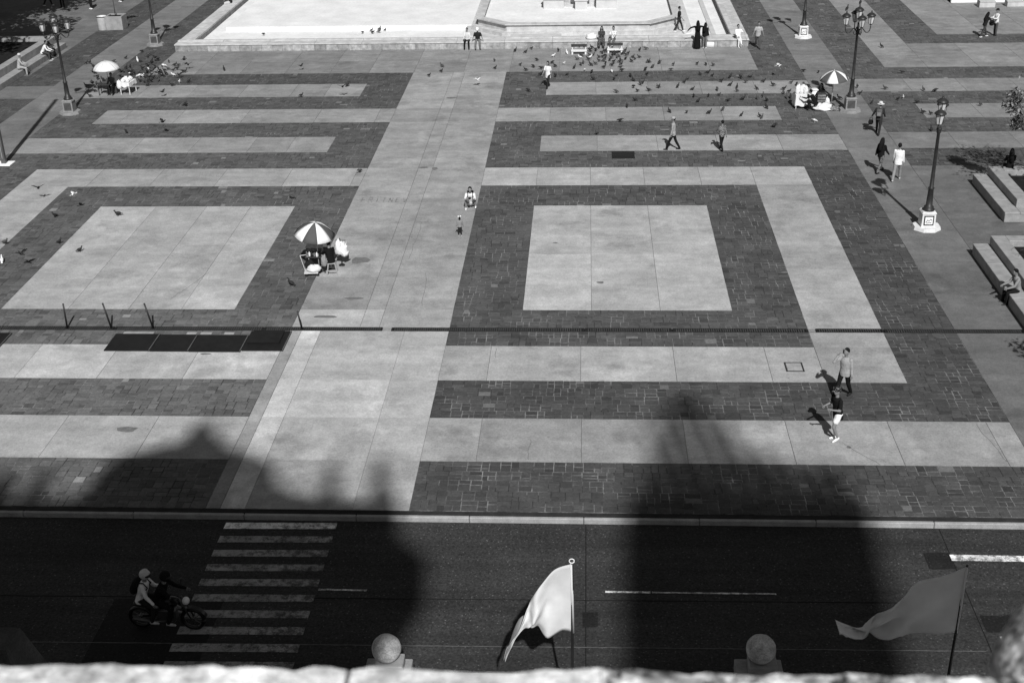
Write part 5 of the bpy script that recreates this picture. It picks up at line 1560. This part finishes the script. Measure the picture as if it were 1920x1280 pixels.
for data, z, lab, labw, grp in ((PIG_A, 0, 'dark pigeon in the dense flock around the off-white parasol', 'pale pigeon in the dense flock around the off-white parasol', 'pigeons around the off-white parasol'),
                          (PIG_B, 0, 'dark pigeon in the flock feeding below the fountain wall', 'pale pigeon in the flock feeding below the fountain wall', 'pigeons below the fountain wall'),
                          (PIG_C, 0, 'dark pigeon scattered over the bars of paving left of the right-hand stall', '', 'pigeons left of the right-hand stall'),
                          (PIG_R, 0, 'dark pigeon on the paving around the two right-hand lamps', 'pale pigeon on the paving around the two right-hand lamps', 'pigeons around the right-hand lamps'),
                          (PIG_L, 0, 'single dark pigeon on the open paving at the left', 'white pigeon at the left edge of the paving', 'stray pigeons at the left'),
                          (PIG_D, .06, 'dark pigeon standing on the white basin floor of the fountain', '', 'pigeons in the fountain basin')):
    for ip, it in enumerate(data.split(',')):
        wf = it.endswith('w')
        x, y = (float(q) for q in it.rstrip('w').split())
        kind = random.choice(('stand', 'peck', 'walk', 'walk', 'fly') if grp.startswith('pigeons around the off') else ('stand', 'peck', 'walk', 'walk'))
        pigeon(x + random.uniform(-.05, .05), y + random.uniform(-.05, .05), z + (random.uniform(.2, .5) if kind == 'fly' else 0), kind, 'pigeon_white' if wf else random.choice(('pigeon_dark', 'pigeon_dark', 'pigeon_grey')), (LAB_L[ip] if data is PIG_L else labw if wf else lab), grp)
for i, (x, y, z, wf) in enumerate(PIG_F):
    pigeon(x, y, z, 'fly', 'pigeon_white' if wf else 'pigeon_dark', ('white' if wf else 'dark') + ' pigeon flying low, its shadow on the paving beside it', 'flying pigeons')
pigeon(13.47, 66.78, 5.30, 'stand', 'pigeon_dark', 'pigeon perched on the left lantern of the lamp by the stall', 'pigeons on lanterns')
pigeon(14.12, 66.8, 5.60, 'stand', 'pigeon_dark', 'pigeon perched on the top lantern of the lamp by the stall', 'pigeons on lanterns')

# ------------------------------------------------------------------ trees, shrubs, bins, flower bed
t = NT('leaf', .6, .3)
t.color(t.math('MULTIPLY', t.remap(t.n('ObjectInfo').outputs['Random'], 0, 1, .9, 1.1), t.attr('tone')))
plain('bark', .06, .9, .2, .4, 6)
def leaf_cloud(clumps, n, size, tone, seed):
    random.seed(seed)
    verts, faces, tones = [], [], []
    for i in range(n):
        c, r = random.choice(clumps)
        d = Vector((random.gauss(0, 1), random.gauss(0, 1), random.gauss(0, 1))).normalized() * r * random.random() ** .45
        p = Vector(c) + Vector((d.x, d.y, d.z * .75))
        q = Matrix.Rotation(random.uniform(0, 6.28), 3, 'Z') @ Matrix.Rotation(random.uniform(-1.1, 1.1), 3, 'X') @ Matrix.Rotation(random.uniform(-.6, .6), 3, 'Y')
        L = size * random.uniform(.6, 1.3)
        k = len(verts)
        for x, y, z in ((0, -L, 0), (L * .42, 0, L * .1), (0, L, 0), (-L * .42, 0, L * .1)):
            verts.append(p + q @ Vector((x, y, z)))
        faces.append((k, k + 1, k + 2, k + 3))
        tones += [tone * random.lognormvariate(0, .35)] * 4
    me = bpy.data.meshes.new('crown')
    me.from_pydata(verts, [], faces)
    at = me.attributes.new('tone', 'FLOAT', 'POINT'); at.data.foreach_set('value', tones)
    me.materials.append(MATS['leaf'])
    return me
def tree(x, y, z0, crown, label, n, size, tone, seed, trunk_r=.16, nb=7, dx=(0, 0), extra=()):
    """crown = (centre height above base, radius xy, radius z)"""
    random.seed(seed)
    e = empty('tree', (x, y, z0), 0, label, 'tree')
    ch, rxy, rz_ = crown
    top = Vector((dx[0], dx[1], ch))
    clumps = []
    bm = B()
    tube(bm, [(0, 0, 0), (dx[0] * .2, dx[1] * .2, ch * .3), (dx[0] * .6, dx[1] * .6, ch * .7), top], [trunk_r, trunk_r * .8, trunk_r * .6, trunk_r * .3], 9)
    for i in range(nb):
        a = 2 * math.pi * i / nb + random.uniform(-.3, .3)
        rr = rxy * random.uniform(.55, .95)
        end = top + Vector((rr * math.cos(a), rr * math.sin(a), rz_ * random.uniform(-.6, .8)))
        st = Vector((dx[0] * .6, dx[1] * .6, ch * random.uniform(.5, .8)))
        mid = st.lerp(end, .5) + Vector((random.uniform(-.2, .2), random.uniform(-.2, .2), .25))
        tube(bm, [st, mid, end], [trunk_r * .42, trunk_r * .26, trunk_r * .08], 6)
        clumps += [(end, rxy * .36), (mid, rxy * .28), (st.lerp(end, .8) + Vector((0, 0, .3)), rxy * .3)]
    clumps.append((top, rxy * .4))
    for c in extra:
        tube(bm, [Vector((0, 0, ch * .6)), Vector(c) * .6 + Vector((0, 0, ch * .3)), Vector(c)], [trunk_r * .4, trunk_r * .2, .012], 6)
        clumps += [(c, .42)] * 3
    mesh_obj('trunk', bm, 'bark', e, smooth=True)
    o = bpy.data.objects.new('crown', leaf_cloud(clumps, n, size, tone, seed)); C.objects.link(o); o.parent = e
    return e
tree(20.6, 52.9, .5, (3.9, 2.5, 1.4), 'sparse pale-leaved tree reaching in at the right edge above the planter', 3000, .10, .15, 3, .13, 9, (0, 0), ((-2.25, 1.1, 3.9), (-2.0, .9, 3.2), (-2.3, 1.2, 3.4), (-1.9, 1.2, 2.6)))
tree(16.6, 34.6, .5, (3.2, 1.9, 1.0), 'small tree just outside the right edge whose shade falls by the planter', 1500, .11, .08, 4, .1, 7)
tree(-43.5, 77.5, 0, (8.0, 6.0, 2.4), 'tall tree outside the left edge shading the stone seat', 9000, .30, .05, 11, .3, 13, (2.2, 0))
tree(-46.5, 87.0, 0, (8.2, 6.5, 2.6), 'tall tree outside the top left corner shading the walkers', 9000, .32, .05, 12, .3, 13, (2.2, 0))
tree(-45.0, 93.5, 0, (8.5, 5.5, 2.6), 'tall tree beyond the top left corner', 8000, .32, .05, 13, .3, 12, (2, 0))
sh = empty('dry_shrub', (17.4, 44.6, .5), 0, 'bare wiry shrub growing in the long planter at the right edge', 'shrub')
random.seed(8)
bm = B()
for i in range(16):
    a = random.uniform(0, 6.28); r = random.uniform(.3, 1.0); hh = random.uniform(.7, 1.5)
    tube(bm, [(random.uniform(-.3, .3), random.uniform(-1.2, 1.2), 0), (r * .5 * math.cos(a), r * math.sin(a), hh * .75), (r * math.cos(a), r * 1.3 * math.sin(a), hh), (r * 1.5 * math.cos(a), r * 1.6 * math.sin(a), hh * .7)], [.014, .011, .009, .006], 5)
mesh_obj('twigs', bm, 'bark', sh)
o = bpy.data.objects.new('leaves', leaf_cloud([((0, 0, .4), .7), ((.2, -1, .4), .6)], 260, .06, .05, 5)); C.objects.link(o); o.parent = sh
e = empty('waste_drum', (-34.1, 88.2, 0), 0, 'white cylindrical waste drum beside the concrete planter box', 'bin')
bm = B(); lathe(bm, [(.34, 0), (.36, .02), (.36, .88), (.37, .9), (.37, .94), (.33, .95), (.32, .6)], 20, cap=False); mesh_obj('drum', bm, 'metal_pale', e, smooth=True)
bm = B(); lathe(bm, [(.375, .9), (.38, .93), (.375, .96)], 20, cap=False); mesh_obj('drum_rim', bm, 'iron_dark', e, smooth=True)
e = empty('planter_box', (-33.2, 88.5, 0), 0, 'square concrete planter box with a young tree beside the white drum', 'planter')
for a, b, c, d in ((-.6, .6, -.55, -.43), (-.6, .6, .43, .55), (-.6, -.48, -.427, .427), (.48, .6, -.427, .427)):
    bm = B(); box(bm, a, b, c, d, 0, .95, .012); mesh_obj('side_panel', bm, 'planter_stone', e)
bm = B(); box(bm, -.478, .478, -.427, .427, .1, .86); mesh_obj('soil', bm, 'dark_soil', e)
tree(-33.2, 88.5, .86, (2.6, .8, .5), 'young thin tree growing in the concrete planter box', 260, .12, .05, 19, .035, 5)
fb = empty('flower_bed', (30.5, 95.5, 0), 0, 'raised flower bed with a white edge and small fence at the top right corner', 'flower bed')
bm = B(); box(bm, -4.2, 4.2, -1.6, -1.35, 0, .28, .03); mesh_obj('bed_edge', bm, 'paper_white', fb)
bm = B(); box(bm, -4.2, 4.2, -1.35, 2, 0, .2); mesh_obj('soil', bm, 'dark_soil', fb)
for i in range(34):
    bm = B(); box(bm, -4.1 + .24 * i, -4.06 + .24 * i, -1.22, -1.18, .2, .85); mesh_obj('picket', bm, 'metal_pale', fb)
bm = B(); box(bm, -4.15, 4.0, -1.23, -1.17, .78, .82); mesh_obj('fence_rail', bm, 'metal_pale', fb)
o = bpy.data.objects.new('plants', leaf_cloud([((-4 + .5 * i, -.5 + .4 * (i % 3), .45), .5) for i in range(17)], 2200, .09, .10, 6)); C.objects.link(o); o.parent = fb; o['kind'] = 'stuff'
for x, y, sx, sz, lab in ((28.4, 92.6, .55, .4, 'pale stone block in front of the flower bed, left one'), (30.6, 92.8, 1.5, .35, 'long pale stone block in front of the flower bed')):
    box_thing('stone_block', (x, y, 0), (sx * 2 if sx < 1 else sx, .7, sz), 'fountain_stone', lab, 'block', (('top_slab', (-sx if sx < 1 else -sx / 2 - .04, sx if sx < 1 else sx / 2 + .04, -.39, .39, sz + .001, sz + .07), 'fountain_light'),))
finish_people()
